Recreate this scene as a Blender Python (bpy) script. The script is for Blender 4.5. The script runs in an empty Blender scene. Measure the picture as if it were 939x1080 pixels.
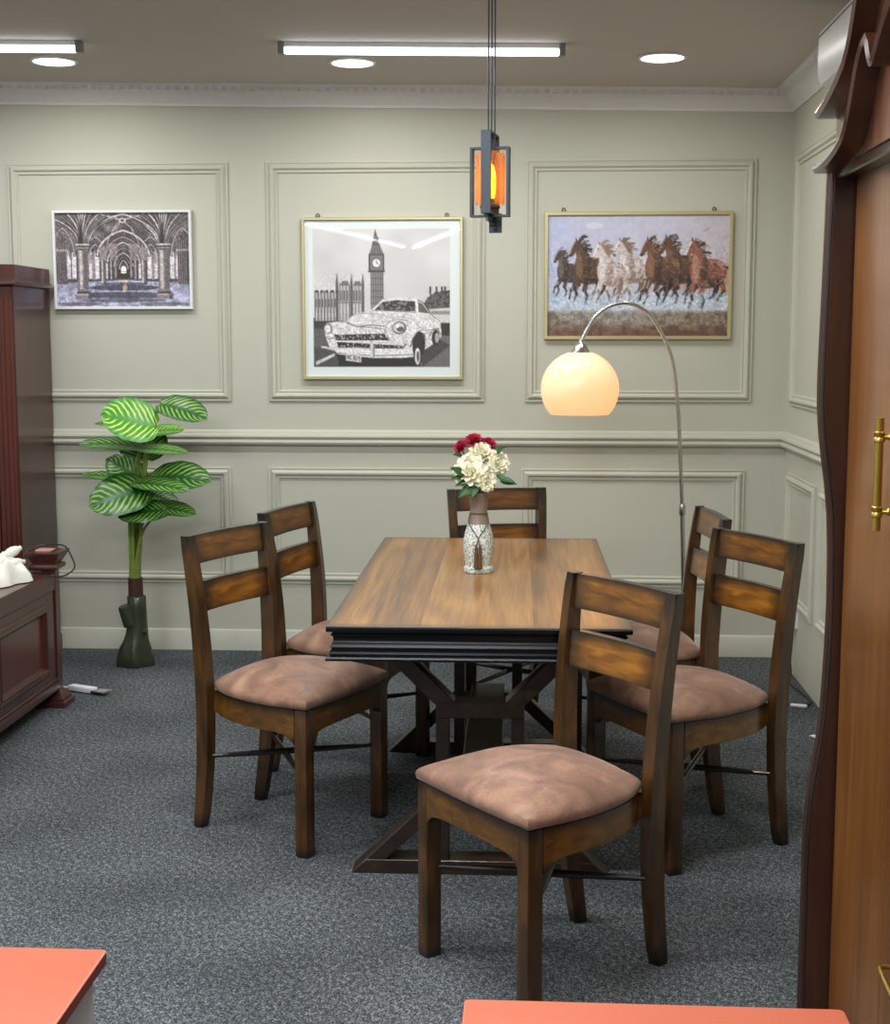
import bpy, bmesh, math, random
import numpy as np
from mathutils import Vector, Matrix

random.seed(7)
PI = math.pi
scene = bpy.context.scene
COL = scene.collection

# ------------------------------------------------------------------ helpers
def lin(c):
    return tuple(((v / 255.0) / 12.92) if v / 255.0 <= 0.04045 else (((v / 255.0) + 0.055) / 1.055) ** 2.4 for v in c)

def L4(c):
    return (*lin(c), 1.0)

def finish(me, angle=0.6):
    for p in me.polygons:
        p.use_smooth = True
    me.set_sharp_from_angle(angle=angle)

def obj(name, bm, mat, parent=None, angle=0.6, recalc=True):
    if recalc:
        bmesh.ops.recalc_face_normals(bm, faces=bm.faces)
    me = bpy.data.meshes.new(name)
    bm.to_mesh(me)
    bm.free()
    for m in (mat if isinstance(mat, (list, tuple)) else [mat]):
        me.materials.append(m)
    finish(me, angle)
    o = bpy.data.objects.new(name, me)
    COL.objects.link(o)
    if parent is not None:
        o.parent = parent
    return o

def thing(name, label, cat, loc=(0, 0, 0), rotz=0.0, group=None):
    o = bpy.data.objects.new(name, None)
    o.empty_display_size = 0.05
    COL.objects.link(o)
    o.location = loc
    o.rotation_euler = (0, 0, rotz)
    return tag(o, label, cat, group)

def tag(o, label, cat, group=None):
    o['label'] = label
    o['category'] = cat
    if group:
        o['group'] = group
    return o

def struct(name, bm, mat, label=None):
    o = obj(name, bm, mat)
    o['kind'] = 'structure'
    if label:
        o['label'] = label
    return o

def dup(root, loc, rotz, label, group=None):
    r = root.copy()
    COL.objects.link(r)
    r.location = loc
    r.rotation_euler = (0, 0, rotz)
    r['label'] = label
    if group:
        r['group'] = group
    for ch in list(root.children):
        c = ch.copy()
        COL.objects.link(c)
        c.parent = r
        for g in list(ch.children):
            d = g.copy()
            COL.objects.link(d)
            d.parent = c
    return r

def box(bm, x0, x1, y0, y1, z0, z1, bev=0.0, seg=2):
    vs = [bm.verts.new(p) for p in ((x0, y0, z0), (x1, y0, z0), (x1, y1, z0), (x0, y1, z0),
                                    (x0, y0, z1), (x1, y0, z1), (x1, y1, z1), (x0, y1, z1))]
    fs = [bm.faces.new([vs[i] for i in f]) for f in ((3, 2, 1, 0), (4, 5, 6, 7), (0, 1, 5, 4), (1, 2, 6, 5), (2, 3, 7, 6), (3, 0, 4, 7))]
    if bev > 0:
        es = list({e for f in fs for e in f.edges})
        bmesh.ops.bevel(bm, geom=es, offset=bev, segments=seg, affect='EDGES', profile=0.6)
    return vs

def loft(bm, rings, cap=True, closed=True):
    rv = [[bm.verts.new(p) for p in r] for r in rings]
    n = len(rv[0])
    for a, b in zip(rv[:-1], rv[1:]):
        for i in range(n if closed else n - 1):
            j = (i + 1) % n
            bm.faces.new((a[i], a[j], b[j], b[i]))
    if cap:
        bm.faces.new(list(reversed(rv[0])))
        bm.faces.new(rv[-1])
    return rv

def tube(bm, pts, r, n=10, cap=True):
    pts = [Vector(p) for p in pts]
    rs = r if isinstance(r, (list, tuple)) else [r] * len(pts)
    rings = []
    t0 = (pts[1] - pts[0]).normalized()
    ref = Vector((0, 0, 1)) if abs(t0.z) < 0.9 else Vector((1, 0, 0))
    nrm = (ref - t0 * ref.dot(t0)).normalized()
    for i, p in enumerate(pts):
        if i == 0:
            t = t0
        elif i == len(pts) - 1:
            t = (pts[i] - pts[i - 1]).normalized()
        else:
            t = ((pts[i + 1] - pts[i]).normalized() + (pts[i] - pts[i - 1]).normalized()).normalized()
        nrm = (nrm - t * nrm.dot(t)).normalized()
        b = t.cross(nrm)
        rings.append([p + (nrm * math.cos(2 * PI * k / n) + b * math.sin(2 * PI * k / n)) * rs[i] for k in range(n)])
    loft(bm, rings, cap)

def smooth_path(pts, n=8):
    pts = [Vector(p) for p in pts]
    out = []
    for i in range(len(pts) - 1):
        p0 = pts[max(i - 1, 0)]; p1 = pts[i]; p2 = pts[i + 1]; p3 = pts[min(i + 2, len(pts) - 1)]
        for k in range(n):
            t = k / n
            out.append(0.5 * ((2 * p1) + (-p0 + p2) * t + (2 * p0 - 5 * p1 + 4 * p2 - p3) * t * t + (-p0 + 3 * p1 - 3 * p2 + p3) * t ** 3))
    out.append(pts[-1])
    return out

def lathe(bm, prof, n=32, c=(0, 0), cap0=True, cap1=True):
    rings = [[(c[0] + r * math.cos(2 * PI * k / n), c[1] + r * math.sin(2 * PI * k / n), z) for k in range(n)] for r, z in prof]
    rv = loft(bm, rings, cap=False)
    if cap0:
        bm.faces.new(list(reversed(rv[0])))
    if cap1:
        bm.faces.new(rv[-1])

def rect_sweep(bm, x0, x1, z0, z1, prof, to):
    """mitred frame: prof = [(inset, height)], to(u, v, n) -> point"""
    rings = []
    for cx, cz, sx, sz in ((x0, z0, 1, 1), (x1, z0, -1, 1), (x1, z1, -1, -1), (x0, z1, 1, -1)):
        rings.append([to(cx + sx * o, cz + sz * o, h) for o, h in prof])
    rv = [[bm.verts.new(p) for p in r] for r in rings]
    m = len(prof)
    for a in range(4):
        b = (a + 1) % 4
        for i in range(m - 1):
            bm.faces.new((rv[a][i], rv[b][i], rv[b][i + 1], rv[a][i + 1]))

# ------------------------------------------------------------------ materials
def newmat(name):
    m = bpy.data.materials.new(name)
    m.use_nodes = True
    nt = m.node_tree
    b = nt.nodes['Principled BSDF']
    return m, nt, b

def N(nt, typ, **kw):
    n = nt.nodes.new(typ)
    for k, v in kw.items():
        setattr(n, k, v)
    return n

def plain(name, rgb, rough=0.5, metal=0.0, coat=0.0, vary=0.06, scale=30.0, bump=0.0, spec=0.5):
    m, nt, b = newmat(name)
    tc = N(nt, 'ShaderNodeTexCoord')
    no = N(nt, 'ShaderNodeTexNoise')
    no.inputs['Scale'].default_value = scale
    no.inputs['Detail'].default_value = 4
    nt.links.new(tc.outputs['Object'], no.inputs['Vector'])
    mx = N(nt, 'ShaderNodeMix', data_type='RGBA')
    c = lin(rgb)
    mx.inputs[6].default_value = (*[v * (1 - vary) for v in c], 1)
    mx.inputs[7].default_value = (*[min(1, v * (1 + vary)) for v in c], 1)
    nt.links.new(no.outputs['Fac'], mx.inputs[0])
    nt.links.new(mx.outputs[2], b.inputs['Base Color'])
    b.inputs['Roughness'].default_value = rough
    b.inputs['Metallic'].default_value = metal
    b.inputs['Specular IOR Level'].default_value = spec
    if coat:
        b.inputs['Coat Weight'].default_value = coat
        b.inputs['Coat Roughness'].default_value = 0.08
    if bump:
        bp = N(nt, 'ShaderNodeBump')
        bp.inputs['Strength'].default_value = bump
        bp.inputs['Distance'].default_value = 0.002
        nt.links.new(no.outputs['Fac'], bp.inputs['Height'])
        nt.links.new(bp.outputs['Normal'], b.inputs['Normal'])
    return m

def ramp(nt, stops):
    r = N(nt, 'ShaderNodeValToRGB')
    e = r.color_ramp.elements
    while len(e) < len(stops):
        e.new(0.5)
    for i, (p, c) in enumerate(stops):
        e[i].position = p
        e[i].color = c if len(c) == 4 else L4(c)
    return r

def mathn(nt, op, a, b=None, clamp=False):
    n = N(nt, 'ShaderNodeMath', operation=op)
    n.use_clamp = clamp
    for i, v in enumerate((a, b)):
        if v is None:
            continue
        if isinstance(v, (int, float)):
            n.inputs[i].default_value = v
        else:
            nt.links.new(v, n.inputs[i])
    return n.outputs[0]

def wood(name, dark, mid, light, scale=(6, 60, 60), rough=0.35, coat=0.3, burn=None, burn_axes='xyz', burn_w=0.16, wave=3.0, spec=0.5):
    """streaky grain; `burn` = burnished edge finish colour along the piece's own edges"""
    m, nt, b = newmat(name)
    tc = N(nt, 'ShaderNodeTexCoord')
    mp = N(nt, 'ShaderNodeMapping')
    mp.inputs['Scale'].default_value = scale
    nt.links.new(tc.outputs['Object'], mp.inputs['Vector'])
    n1 = N(nt, 'ShaderNodeTexNoise')
    n1.inputs['Scale'].default_value = 1.0
    n1.inputs['Detail'].default_value = 6
    n1.inputs['Distortion'].default_value = 0.6
    nt.links.new(mp.outputs['Vector'], n1.inputs['Vector'])
    n2 = N(nt, 'ShaderNodeTexNoise')
    n2.inputs['Scale'].default_value = wave
    n2.inputs['Detail'].default_value = 2
    nt.links.new(tc.outputs['Object'], n2.inputs['Vector'])
    f = mathn(nt, 'ADD', mathn(nt, 'MULTIPLY', n1.outputs['Fac'], 0.6), mathn(nt, 'MULTIPLY', n2.outputs['Fac'], 0.4))
    r = ramp(nt, [(0.30, dark), (0.5, mid), (0.70, light)])
    nt.links.new(f, r.inputs['Fac'])
    col = r.outputs['Color']
    if burn:
        sp = N(nt, 'ShaderNodeSeparateXYZ')
        nt.links.new(tc.outputs['Generated'], sp.inputs[0])
        acc = None
        for ax in burn_axes:
            s = sp.outputs['xyz'.index(ax)]
            d = mathn(nt, 'SUBTRACT', 0.5, mathn(nt, 'ABSOLUTE', mathn(nt, 'SUBTRACT', s, 0.5)))
            d = mathn(nt, 'ADD', d, mathn(nt, 'MULTIPLY', mathn(nt, 'SUBTRACT', n2.outputs['Fac'], 0.5), 0.12))
            e = mathn(nt, 'DIVIDE', d, burn_w, clamp=True)
            acc = e if acc is None else mathn(nt, 'MULTIPLY', acc, e)
        mx = N(nt, 'ShaderNodeMix', data_type='RGBA')
        mx.inputs[6].default_value = L4(burn)
        nt.links.new(col, mx.inputs[7])
        nt.links.new(acc, mx.inputs[0])
        col = mx.outputs[2]
    nt.links.new(col, b.inputs['Base Color'])
    b.inputs['Roughness'].default_value = rough
    b.inputs['Coat Weight'].default_value = coat
    b.inputs['Coat Roughness'].default_value = 0.15
    b.inputs['Specular IOR Level'].default_value = spec
    return m

def emit(name, rgb, strength):
    m, nt, b = newmat(name)
    b.inputs['Base Color'].default_value = L4((230, 230, 230))
    b.inputs['Emission Color'].default_value = L4(rgb)
    b.inputs['Emission Strength'].default_value = strength
    return m

M = {}
M['wall'] = plain('wall_paint', (190, 191, 177), 0.6, vary=0.025, scale=3.0, spec=0.3)
M['ceiling'] = plain('ceiling_paint', (198, 190, 184), 0.8, vary=0.03, scale=2.0, spec=0.2)
M['cornice'] = plain('cornice_plaster', (226, 224, 226), 0.7, vary=0.05, scale=25)
M['base'] = plain('baseboard_paint', (196, 198, 184), 0.6, vary=0.07, scale=14)

def carpet():
    m, nt, b = newmat('carpet')
    tc = N(nt, 'ShaderNodeTexCoord')
    n1 = N(nt, 'ShaderNodeTexNoise'); n1.inputs['Scale'].default_value = 185; n1.inputs['Detail'].default_value = 3
    n2 = N(nt, 'ShaderNodeTexNoise'); n2.inputs['Scale'].default_value = 430; n2.inputs['Detail'].default_value = 2
    n4 = N(nt, 'ShaderNodeTexNoise'); n4.inputs['Scale'].default_value = 75; n4.inputs['Detail'].default_value = 3
    n3 = N(nt, 'ShaderNodeTexNoise'); n3.inputs['Scale'].default_value = 2.2; n3.inputs['Detail'].default_value = 3
    mp = N(nt, 'ShaderNodeMapping'); mp.inputs['Rotation'].default_value = (0, 0, 0.5); mp.inputs['Scale'].default_value = (1, 0.7, 1)
    nt.links.new(tc.outputs['Object'], mp.inputs['Vector'])
    for n in (n1, n2, n4):
        nt.links.new(mp.outputs['Vector'], n.inputs['Vector'])
    nt.links.new(tc.outputs['Object'], n3.inputs['Vector'])
    f = mathn(nt, 'ADD', mathn(nt, 'MULTIPLY', n1.outputs['Fac'], 0.44), mathn(nt, 'MULTIPLY', n2.outputs['Fac'], 0.30))
    f = mathn(nt, 'ADD', f, mathn(nt, 'MULTIPLY', n4.outputs['Fac'], 0.26))
    f = mathn(nt, 'ADD', f, mathn(nt, 'MULTIPLY', mathn(nt, 'SUBTRACT', n3.outputs['Fac'], 0.5), 0.10))
    r = ramp(nt, [(0.38, (36, 40, 43)), (0.5, (70, 75, 78)), (0.62, (138, 144, 147))])
    nt.links.new(f, r.inputs['Fac'])
    nt.links.new(r.outputs['Color'], b.inputs['Base Color'])
    b.inputs['Roughness'].default_value = 0.95
    b.inputs['Specular IOR Level'].default_value = 0.1
    bp = N(nt, 'ShaderNodeBump'); bp.inputs['Strength'].default_value = 0.5; bp.inputs['Distance'].default_value = 0.004
    nt.links.new(f, bp.inputs['Height'])
    nt.links.new(bp.outputs['Normal'], b.inputs['Normal'])
    return m
M['carpet'] = carpet()

BURN = (17, 12, 9)
M['rail'] = wood('burnished_rail_wood', (70, 42, 14), (120, 76, 24), (168, 112, 36), (9, 40, 50), 0.30, 0.3, BURN, 'xz', 0.22, 6)
M['post'] = wood('burnished_post_wood', (36, 23, 10), (66, 42, 16), (98, 63, 23), (40, 40, 7), 0.32, 0.25, BURN, 'z', 0.07, 5)
M['apron'] = wood('burnished_apron_wood', (54, 35, 13), (94, 62, 22), (126, 84, 30), (20, 20, 50), 0.32, 0.25, BURN, 'z', 0.3, 6)
M['trestle'] = wood('dark_trestle_wood', (26, 18, 13), (40, 27, 18), (58, 40, 25), (30, 30, 30), 0.4, 0.15)
def plank_top():
    """planked top: boards along y with their own tone, long figured grain, burnished rim"""
    m, nt, b = newmat('planked_golden_brown_top')
    tc = N(nt, 'ShaderNodeTexCoord')
    sp = N(nt, 'ShaderNodeSeparateXYZ'); nt.links.new(tc.outputs['Object'], sp.inputs[0])
    bi = mathn(nt, 'FLOOR', mathn(nt, 'DIVIDE', mathn(nt, 'ADD', sp.outputs[0], 0.47), 0.155))
    wn = N(nt, 'ShaderNodeTexWhiteNoise', noise_dimensions='1D'); nt.links.new(bi, wn.inputs['W'])
    cb = N(nt, 'ShaderNodeCombineXYZ')
    nt.links.new(mathn(nt, 'MULTIPLY', sp.outputs[0], 1.0), cb.inputs[0])
    nt.links.new(mathn(nt, 'ADD', mathn(nt, 'MULTIPLY', sp.outputs[1], 0.075), mathn(nt, 'MULTIPLY', wn.outputs['Value'], 7.0)), cb.inputs[1])
    nt.links.new(mathn(nt, 'MULTIPLY', bi, 3.7), cb.inputs[2])
    big = N(nt, 'ShaderNodeTexNoise'); big.inputs['Scale'].default_value = 6.5; big.inputs['Detail'].default_value = 1.0
    nt.links.new(cb.outputs[0], big.inputs['Vector'])
    rings = mathn(nt, 'FRACT', mathn(nt, 'MULTIPLY', big.outputs['Fac'], 7.0))
    rings = mathn(nt, 'ABSOLUTE', mathn(nt, 'SUBTRACT', rings, 0.5))
    mp = N(nt, 'ShaderNodeMapping'); mp.inputs['Scale'].default_value = (130, 4, 20)
    nt.links.new(tc.outputs['Object'], mp.inputs['Vector'])
    fine = N(nt, 'ShaderNodeTexNoise'); fine.inputs['Scale'].default_value = 1.0; fine.inputs['Detail'].default_value = 5
    nt.links.new(mp.outputs['Vector'], fine.inputs['Vector'])
    f = mathn(nt, 'ADD', mathn(nt, 'MULTIPLY', rings, 0.36), mathn(nt, 'MULTIPLY', fine.outputs['Fac'], 0.60))
    f = mathn(nt, 'ADD', f, mathn(nt, 'MULTIPLY', wn.outputs['Value'], 0.26))
    r = ramp(nt, [(0.28, (94, 60, 26)), (0.50, (136, 92, 42)), (0.76, (172, 124, 60))])
    nt.links.new(f, r.inputs['Fac'])
    sg = N(nt, 'ShaderNodeSeparateXYZ'); nt.links.new(tc.outputs['Generated'], sg.inputs[0])
    acc = None
    for ax, wd_ in ((0, 0.055), (1, 0.028)):
        d = mathn(nt, 'SUBTRACT', 0.5, mathn(nt, 'ABSOLUTE', mathn(nt, 'SUBTRACT', sg.outputs[ax], 0.5)))
        e = mathn(nt, 'POWER', mathn(nt, 'DIVIDE', d, wd_, clamp=True), 0.7)
        acc = e if acc is None else mathn(nt, 'MULTIPLY', acc, e)
    mx = N(nt, 'ShaderNodeMix', data_type='RGBA')
    mx.inputs[6].default_value = L4((40, 32, 24))
    nt.links.new(r.outputs['Color'], mx.inputs[7]); nt.links.new(acc, mx.inputs[0])
    nt.links.new(mx.outputs[2], b.inputs['Base Color'])
    b.inputs['Roughness'].default_value = 0.30
    b.inputs['Coat Weight'].default_value = 0.35
    b.inputs['Coat Roughness'].default_value = 0.16
    return m
M['tabletop'] = plank_top()
M['black'] = plain('black_lacquer', (8, 9, 12), 0.24, coat=0.0, vary=0.1, spec=0.3)
M['darkrod'] = plain('dark_rod_wood', (26, 20, 17), 0.35, coat=0.2, vary=0.15)
M['mahogany'] = wood('mahogany', (58, 27, 23), (69, 33, 28), (80, 41, 34), (22, 22, 3), 0.36, 0.35, wave=2)
M['mahogany_red'] = wood('mahogany_red_panel', (66, 20, 15), (82, 27, 19), (96, 35, 25), (24, 24, 3), 0.33, 0.4, wave=2)
M['walnut_door'] = wood('chestnut_door', (90, 52, 19), (112, 68, 26), (134, 86, 38), (22, 22, 1.6), 0.36, 0.4, wave=2.4)
M['walnut_dark'] = wood('dark_chestnut_frame', (42, 23, 16), (58, 33, 22), (76, 45, 30), (26, 26, 2), 0.33, 0.4, wave=2)
M['walnut_mid'] = wood('chestnut_crown_board', (78, 46, 30), (98, 62, 44), (118, 78, 56), (26, 26, 2), 0.3, 0.45, wave=2)
M['walnut_edge'] = plain('near_black_moulding', (34, 20, 16), 0.3, coat=0.5, vary=0.2)
M['brass'] = plain('aged_brass', (196, 168, 88), 0.3, metal=1.0, vary=0.08, scale=60)
M['chrome'] = plain('brushed_chrome', (190, 190, 186), 0.24, metal=1.0, vary=0.04)
M['gold_frame'] = plain('pale_gold_frame', (200, 190, 146), 0.35, metal=0.7, vary=0.06, scale=80)
M['white_frame'] = plain('white_frame_paint', (224, 226, 226), 0.4, vary=0.02)
M['white_plastic'] = plain('white_plastic', (226, 228, 230), 0.35, vary=0.02)
M['grey_plastic'] = plain('grey_plastic', (140, 142, 142), 0.4, vary=0.05)
M['dark_plastic'] = plain('dark_plastic', (30, 30, 32), 0.45, vary=0.1)
M['pendant_metal'] = plain('pendant_blackened_steel', (66, 74, 84), 0.42, metal=0.35, vary=0.12, scale=40)
M['orange'] = plain('coral_orange_laminate', (202, 108, 82), 0.34, vary=0.03, scale=6)
M['orange_edge'] = plain('dark_red_edge_band', (112, 34, 24), 0.5, vary=0.1)
M['pale_panel'] = plain('pale_grey_panel', (178, 184, 190), 0.5, vary=0.02)
M['cloth'] = plain('white_cotton', (226, 226, 218), 0.85, vary=0.05, scale=40, bump=0.3)
M['pinkish'] = plain('pink_brown_card', (178, 128, 120), 0.6, vary=0.05)

def suede():
    m, nt, b = newmat('brown_suede')
    tc = N(nt, 'ShaderNodeTexCoord')
    n1 = N(nt, 'ShaderNodeTexNoise'); n1.inputs['Scale'].default_value = 9; n1.inputs['Detail'].default_value = 6; n1.inputs['Distortion'].default_value = 1.2
    n2 = N(nt, 'ShaderNodeTexNoise'); n2.inputs['Scale'].default_value = 130; n2.inputs['Detail'].default_value = 3
    for n in (n1, n2):
        nt.links.new(tc.outputs['Object'], n.inputs['Vector'])
    f = mathn(nt, 'ADD', mathn(nt, 'MULTIPLY', n1.outputs['Fac'], 0.8), mathn(nt, 'MULTIPLY', n2.outputs['Fac'], 0.2))
    r = ramp(nt, [(0.32, (102, 74, 60)), (0.5, (131, 98, 80)), (0.68, (162, 126, 102))])
    nt.links.new(f, r.inputs['Fac'])
    nt.links.new(r.outputs['Color'], b.inputs['Base Color'])
    b.inputs['Roughness'].default_value = 0.5
    b.inputs['Specular IOR Level'].default_value = 0.35
    b.inputs['Sheen Weight'].default_value = 0.25
    b.inputs['Sheen Tint'].default_value = (0.9, 0.75, 0.7, 1)
    bp = N(nt, 'ShaderNodeBump'); bp.inputs['Strength'].default_value = 0.12; bp.inputs['Distance'].default_value = 0.003
    nt.links.new(n1.outputs['Fac'], bp.inputs['Height'])
    nt.links.new(bp.outputs['Normal'], b.inputs['Normal'])
    return m
M['suede'] = suede()

def leafmat(name, deep, mid, stripe, amount):
    m, nt, b = newmat(name)
    uv = N(nt, 'ShaderNodeUVMap')
    sp = N(nt, 'ShaderNodeSeparateXYZ')
    nt.links.new(uv.outputs['UV'], sp.inputs[0])
    au = mathn(nt, 'ABSOLUTE', mathn(nt, 'SUBTRACT', mathn(nt, 'MULTIPLY', sp.outputs[0], 2.0), 1.0))
    no = N(nt, 'ShaderNodeTexNoise'); no.inputs['Scale'].default_value = 7.0; no.inputs['Detail'].default_value = 2
    nt.links.new(uv.outputs['UV'], no.inputs['Vector'])
    ph = mathn(nt, 'SUBTRACT', sp.outputs[1], mathn(nt, 'MULTIPLY', mathn(nt, 'POWER', au, 1.3), 0.34))
    ph = mathn(nt, 'ADD', ph, mathn(nt, 'MULTIPLY', no.outputs['Fac'], 0.05))
    s = mathn(nt, 'SINE', mathn(nt, 'MULTIPLY', ph, 54.0))
    s = mathn(nt, 'MULTIPLY', mathn(nt, 'SUBTRACT', s, 0.12), 1.5, clamp=True)
    # stripes fade out at the rim and along the midrib
    rim = mathn(nt, 'DIVIDE', mathn(nt, 'SUBTRACT', 0.93, au), 0.22, clamp=True)
    mid_ = mathn(nt, 'DIVIDE', mathn(nt, 'SUBTRACT', au, 0.04), 0.22, clamp=True)
    s = mathn(nt, 'MULTIPLY', mathn(nt, 'MULTIPLY', s, rim), mathn(nt, 'MULTIPLY', mid_, amount))
    mx0 = N(nt, 'ShaderNodeMix', data_type='RGBA')
    mx0.inputs[6].default_value = L4(deep); mx0.inputs[7].default_value = L4(mid)
    nt.links.new(no.outputs['Fac'], mx0.inputs[0])
    mx = N(nt, 'ShaderNodeMix', data_type='RGBA')
    nt.links.new(mx0.outputs[2], mx.inputs[6])
    mx.inputs[7].default_value = L4(stripe)
    nt.links.new(s, mx.inputs[0])
    nt.links.new(mx.outputs[2], b.inputs['Base Color'])
    b.inputs['Roughness'].default_value = 0.38
    return m
M['leaf_lit'] = leafmat('striped_leaf_lit', (48, 128, 40), (66, 152, 46), (196, 226, 92), 0.95)  # brighter copy of the leaf green: light on the top leaves painted in
M['leaf_dark'] = leafmat('striped_leaf_deep', (18, 70, 28), (36, 104, 38), (160, 196, 80), 0.72)
M['stalk'] = plain('green_stalk', (122, 144, 62), 0.45, vary=0.25, scale=25)
M['stump'] = plain('dark_green_resin_stump', (52, 58, 42), 0.34, vary=0.35, scale=18, bump=0.6, coat=0.2)
M['stump_end'] = plain('stump_cut_end', (66, 72, 74), 0.5, vary=0.2)
M['bark_collar'] = plain('brown_collar', (70, 40, 32), 0.6, vary=0.3, scale=50)
M['petal_cream'] = plain('cream_petal', (255, 252, 228), 0.6, vary=0.02, scale=60)
M['petal_red'] = plain('crimson_petal', (184, 34, 72), 0.6, vary=0.3, scale=60)
M['small_leaf'] = plain('bouquet_leaf', (52, 92, 50), 0.5, vary=0.3, scale=40)
M['tassel'] = plain('brown_cord', (92, 66, 42), 0.8, vary=0.25, scale=120)
M['vase_neck'] = plain('taupe_glaze', (128, 114, 104), 0.4, vary=0.12, scale=30)

def speckle():
    m, nt, b = newmat('speckled_vase_glaze')
    tc = N(nt, 'ShaderNodeTexCoord')
    v = N(nt, 'ShaderNodeTexVoronoi'); v.inputs['Scale'].default_value = 210
    no = N(nt, 'ShaderNodeTexNoise'); no.inputs['Scale'].default_value = 150; no.inputs['Detail'].default_value = 3
    nt.links.new(tc.outputs['Object'], v.inputs['Vector'])
    nt.links.new(tc.outputs['Object'], no.inputs['Vector'])
    r = ramp(nt, [(0.36, (120, 134, 134)), (0.47, (184, 194, 190)), (0.6, (226, 230, 222))])
    nt.links.new(no.outputs['Fac'], r.inputs['Fac'])
    nt.links.new(r.outputs['Color'], b.inputs['Base Color'])
    b.inputs['Roughness'].default_value = 0.35
    bp = N(nt, 'ShaderNodeBump'); bp.inputs['Strength'].default_value = 0.5; bp.inputs['Distance'].default_value = 0.003
    nt.links.new(no.outputs['Fac'], bp.inputs['Height'])
    nt.links.new(bp.outputs['Normal'], b.inputs['Normal'])
    return m
M['speckle'] = speckle()

def art_mat(name, coat):
    m, nt, b = newmat(name)
    a = N(nt, 'ShaderNodeVertexColor'); a.layer_name = 'ink'
    nt.links.new(a.outputs['Color'], b.inputs['Base Color'])
    b.inputs['Roughness'].default_value = 0.5
    b.inputs['Coat Weight'].default_value = coat
    b.inputs['Coat Roughness'].default_value = 0.02
    return m
M['print_matte'] = art_mat('canvas_print', 0.05)
M['print_gloss'] = art_mat('glossy_print', 1.0)

# ------------------------------------------------------------------ the room
D, XR, XL, YF = 6.881, 1.24, -3.7, -4.9      # back wall, right wall, left wall, wall behind the camera
def zc(x):                                    # the ceiling hangs slightly out of level
    return 2.723 - 0.0185 * (x - 0.6)

bm = bmesh.new(); box(bm, XL - .1, XR + .1, YF - .1, D + .1, -0.1, 0.0); struct('floor', bm, M['carpet'])
bm = bmesh.new(); box(bm, XL - .1, XR + .1, D, D + .1, 0, 2.95); struct('wall_back', bm, M['wall'])
bm = bmesh.new(); box(bm, XR, XR + .1, YF - .1, D + .1, 0, 2.95); struct('wall_right', bm, M['wall'])
bm = bmesh.new(); box(bm, XL - .1, XL, YF - .1, D + .1, 0, 2.95); struct('wall_left', bm, M['wall'])
bm = bmesh.new(); box(bm, XL - .1, XR + .1, YF - .1, YF, 0, 2.95); struct('wall_front', bm, M['wall'])
bm = bmesh.new()
loft(bm, [[(x, YF - .1, zc(x)), (x, D + .1, zc(x)), (x, D + .1, zc(x) + .1), (x, YF - .1, zc(x) + .1)] for x in (XL - .1, XR + .1)])
struct('ceiling', bm, M['ceiling'])

to_back = lambda u, v, n: (u, D - n, v)
to_right = lambda u, v, n: (XR - n, u, v)
PANEL = [(0, 0), (0, .009), (.006, .011), (.010, .007), (.015, .014), (.024, .020), (.032, .018), (.038, .010), (.041, .007), (.046, .010), (.052, .008), (.055, 0)]
tn = [0]
def trim(bm, mat=None):
    tn[0] += 1
    return struct('trim_%d' % tn[0], bm, mat or M['wall'])
for x0, x1 in ((-2.554, -1.466), (-1.277, -.219), (-.020, 1.070), (-3.6, -2.75)):
    bm = bmesh.new(); rect_sweep(bm, x0, x1, 1.253, 2.405, PANEL, to_back); trim(bm)
for x0, x1 in ((-2.50, -1.475), (-1.285, -.235), (-.035, 1.048)):
    bm = bmesh.new(); rect_sweep(bm, x0, x1, .343, .925, PANEL, to_back); trim(bm)
bm = bmesh.new(); rect_sweep(bm, 5.2, 6.745, 1.245, 2.405, PANEL, to_right); trim(bm)
for y0, y1 in ((6.10, 6.77), (5.30, 6.00)):
    bm = bmesh.new(); rect_sweep(bm, y0, y1, .318, .925, PANEL, to_right); trim(bm)
def run(prof, a, b, to):
    bm = bmesh.new()
    rings = []
    for u in (a, b):
        rings.append([to(u, v(u) if callable(v) else v, n) for n, v in prof])
    loft(bm, rings)
    return bm
DADO = [(0, 1.036), (.016, 1.036), (.026, 1.041), (.031, 1.051), (.028, 1.061), (.018, 1.065), (.024, 1.070), (.030, 1.078), (.027, 1.088), (.014, 1.093), (.012, 1.104), (.007, 1.110), (0, 1.112)]
trim(run(DADO, XL, XR, to_back)); trim(run(DADO, YF, D, to_right))
def CORN(zf):
    return [(0, lambda u: zf(u) - .095), (.010, lambda u: zf(u) - .095), (.014, lambda u: zf(u) - .082), (.022, lambda u: zf(u) - .076),
            (.034, lambda u: zf(u) - .050), (.052, lambda u: zf(u) - .034), (.062, lambda u: zf(u) - .030), (.064, lambda u: zf(u) - .022),
            (.085, lambda u: zf(u) - .014), (.090, lambda u: zf(u) - .006), (.100, lambda u: zf(u) - .004), (.100, lambda u: zf(u) + .01), (0, lambda u: zf(u) + .01)]
trim(run(CORN(zc), XL, XR, to_back), M['cornice'])
bm = run(CORN(lambda u: zc(XR - .05)), YF, D, to_right)
trim(bm, M['cornice'])
# row of small dentils pressed into the cornice
bm = bmesh.new()
for k in range(110):
    x = XL + .05 + k * .045
    if x < XR - .1:
        z = zc(x)
        box(bm, x, x + .022, D - .088, D - .060, z - .030, z - .010)
for k in range(160):
    y = D - .12 - k * .045
    z = zc(XR)
    box(bm, XR - .088, XR - .060, y - .022, y, z - .030, z - .010)
trim(bm, M['cornice'])
BASE = [(0, 0), (.012, 0), (.012, .095), (.008, .103), (0, .107)]
bm = run(BASE, XL, XR, to_back); o = struct('baseboard_back', bm, M['base'])

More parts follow.
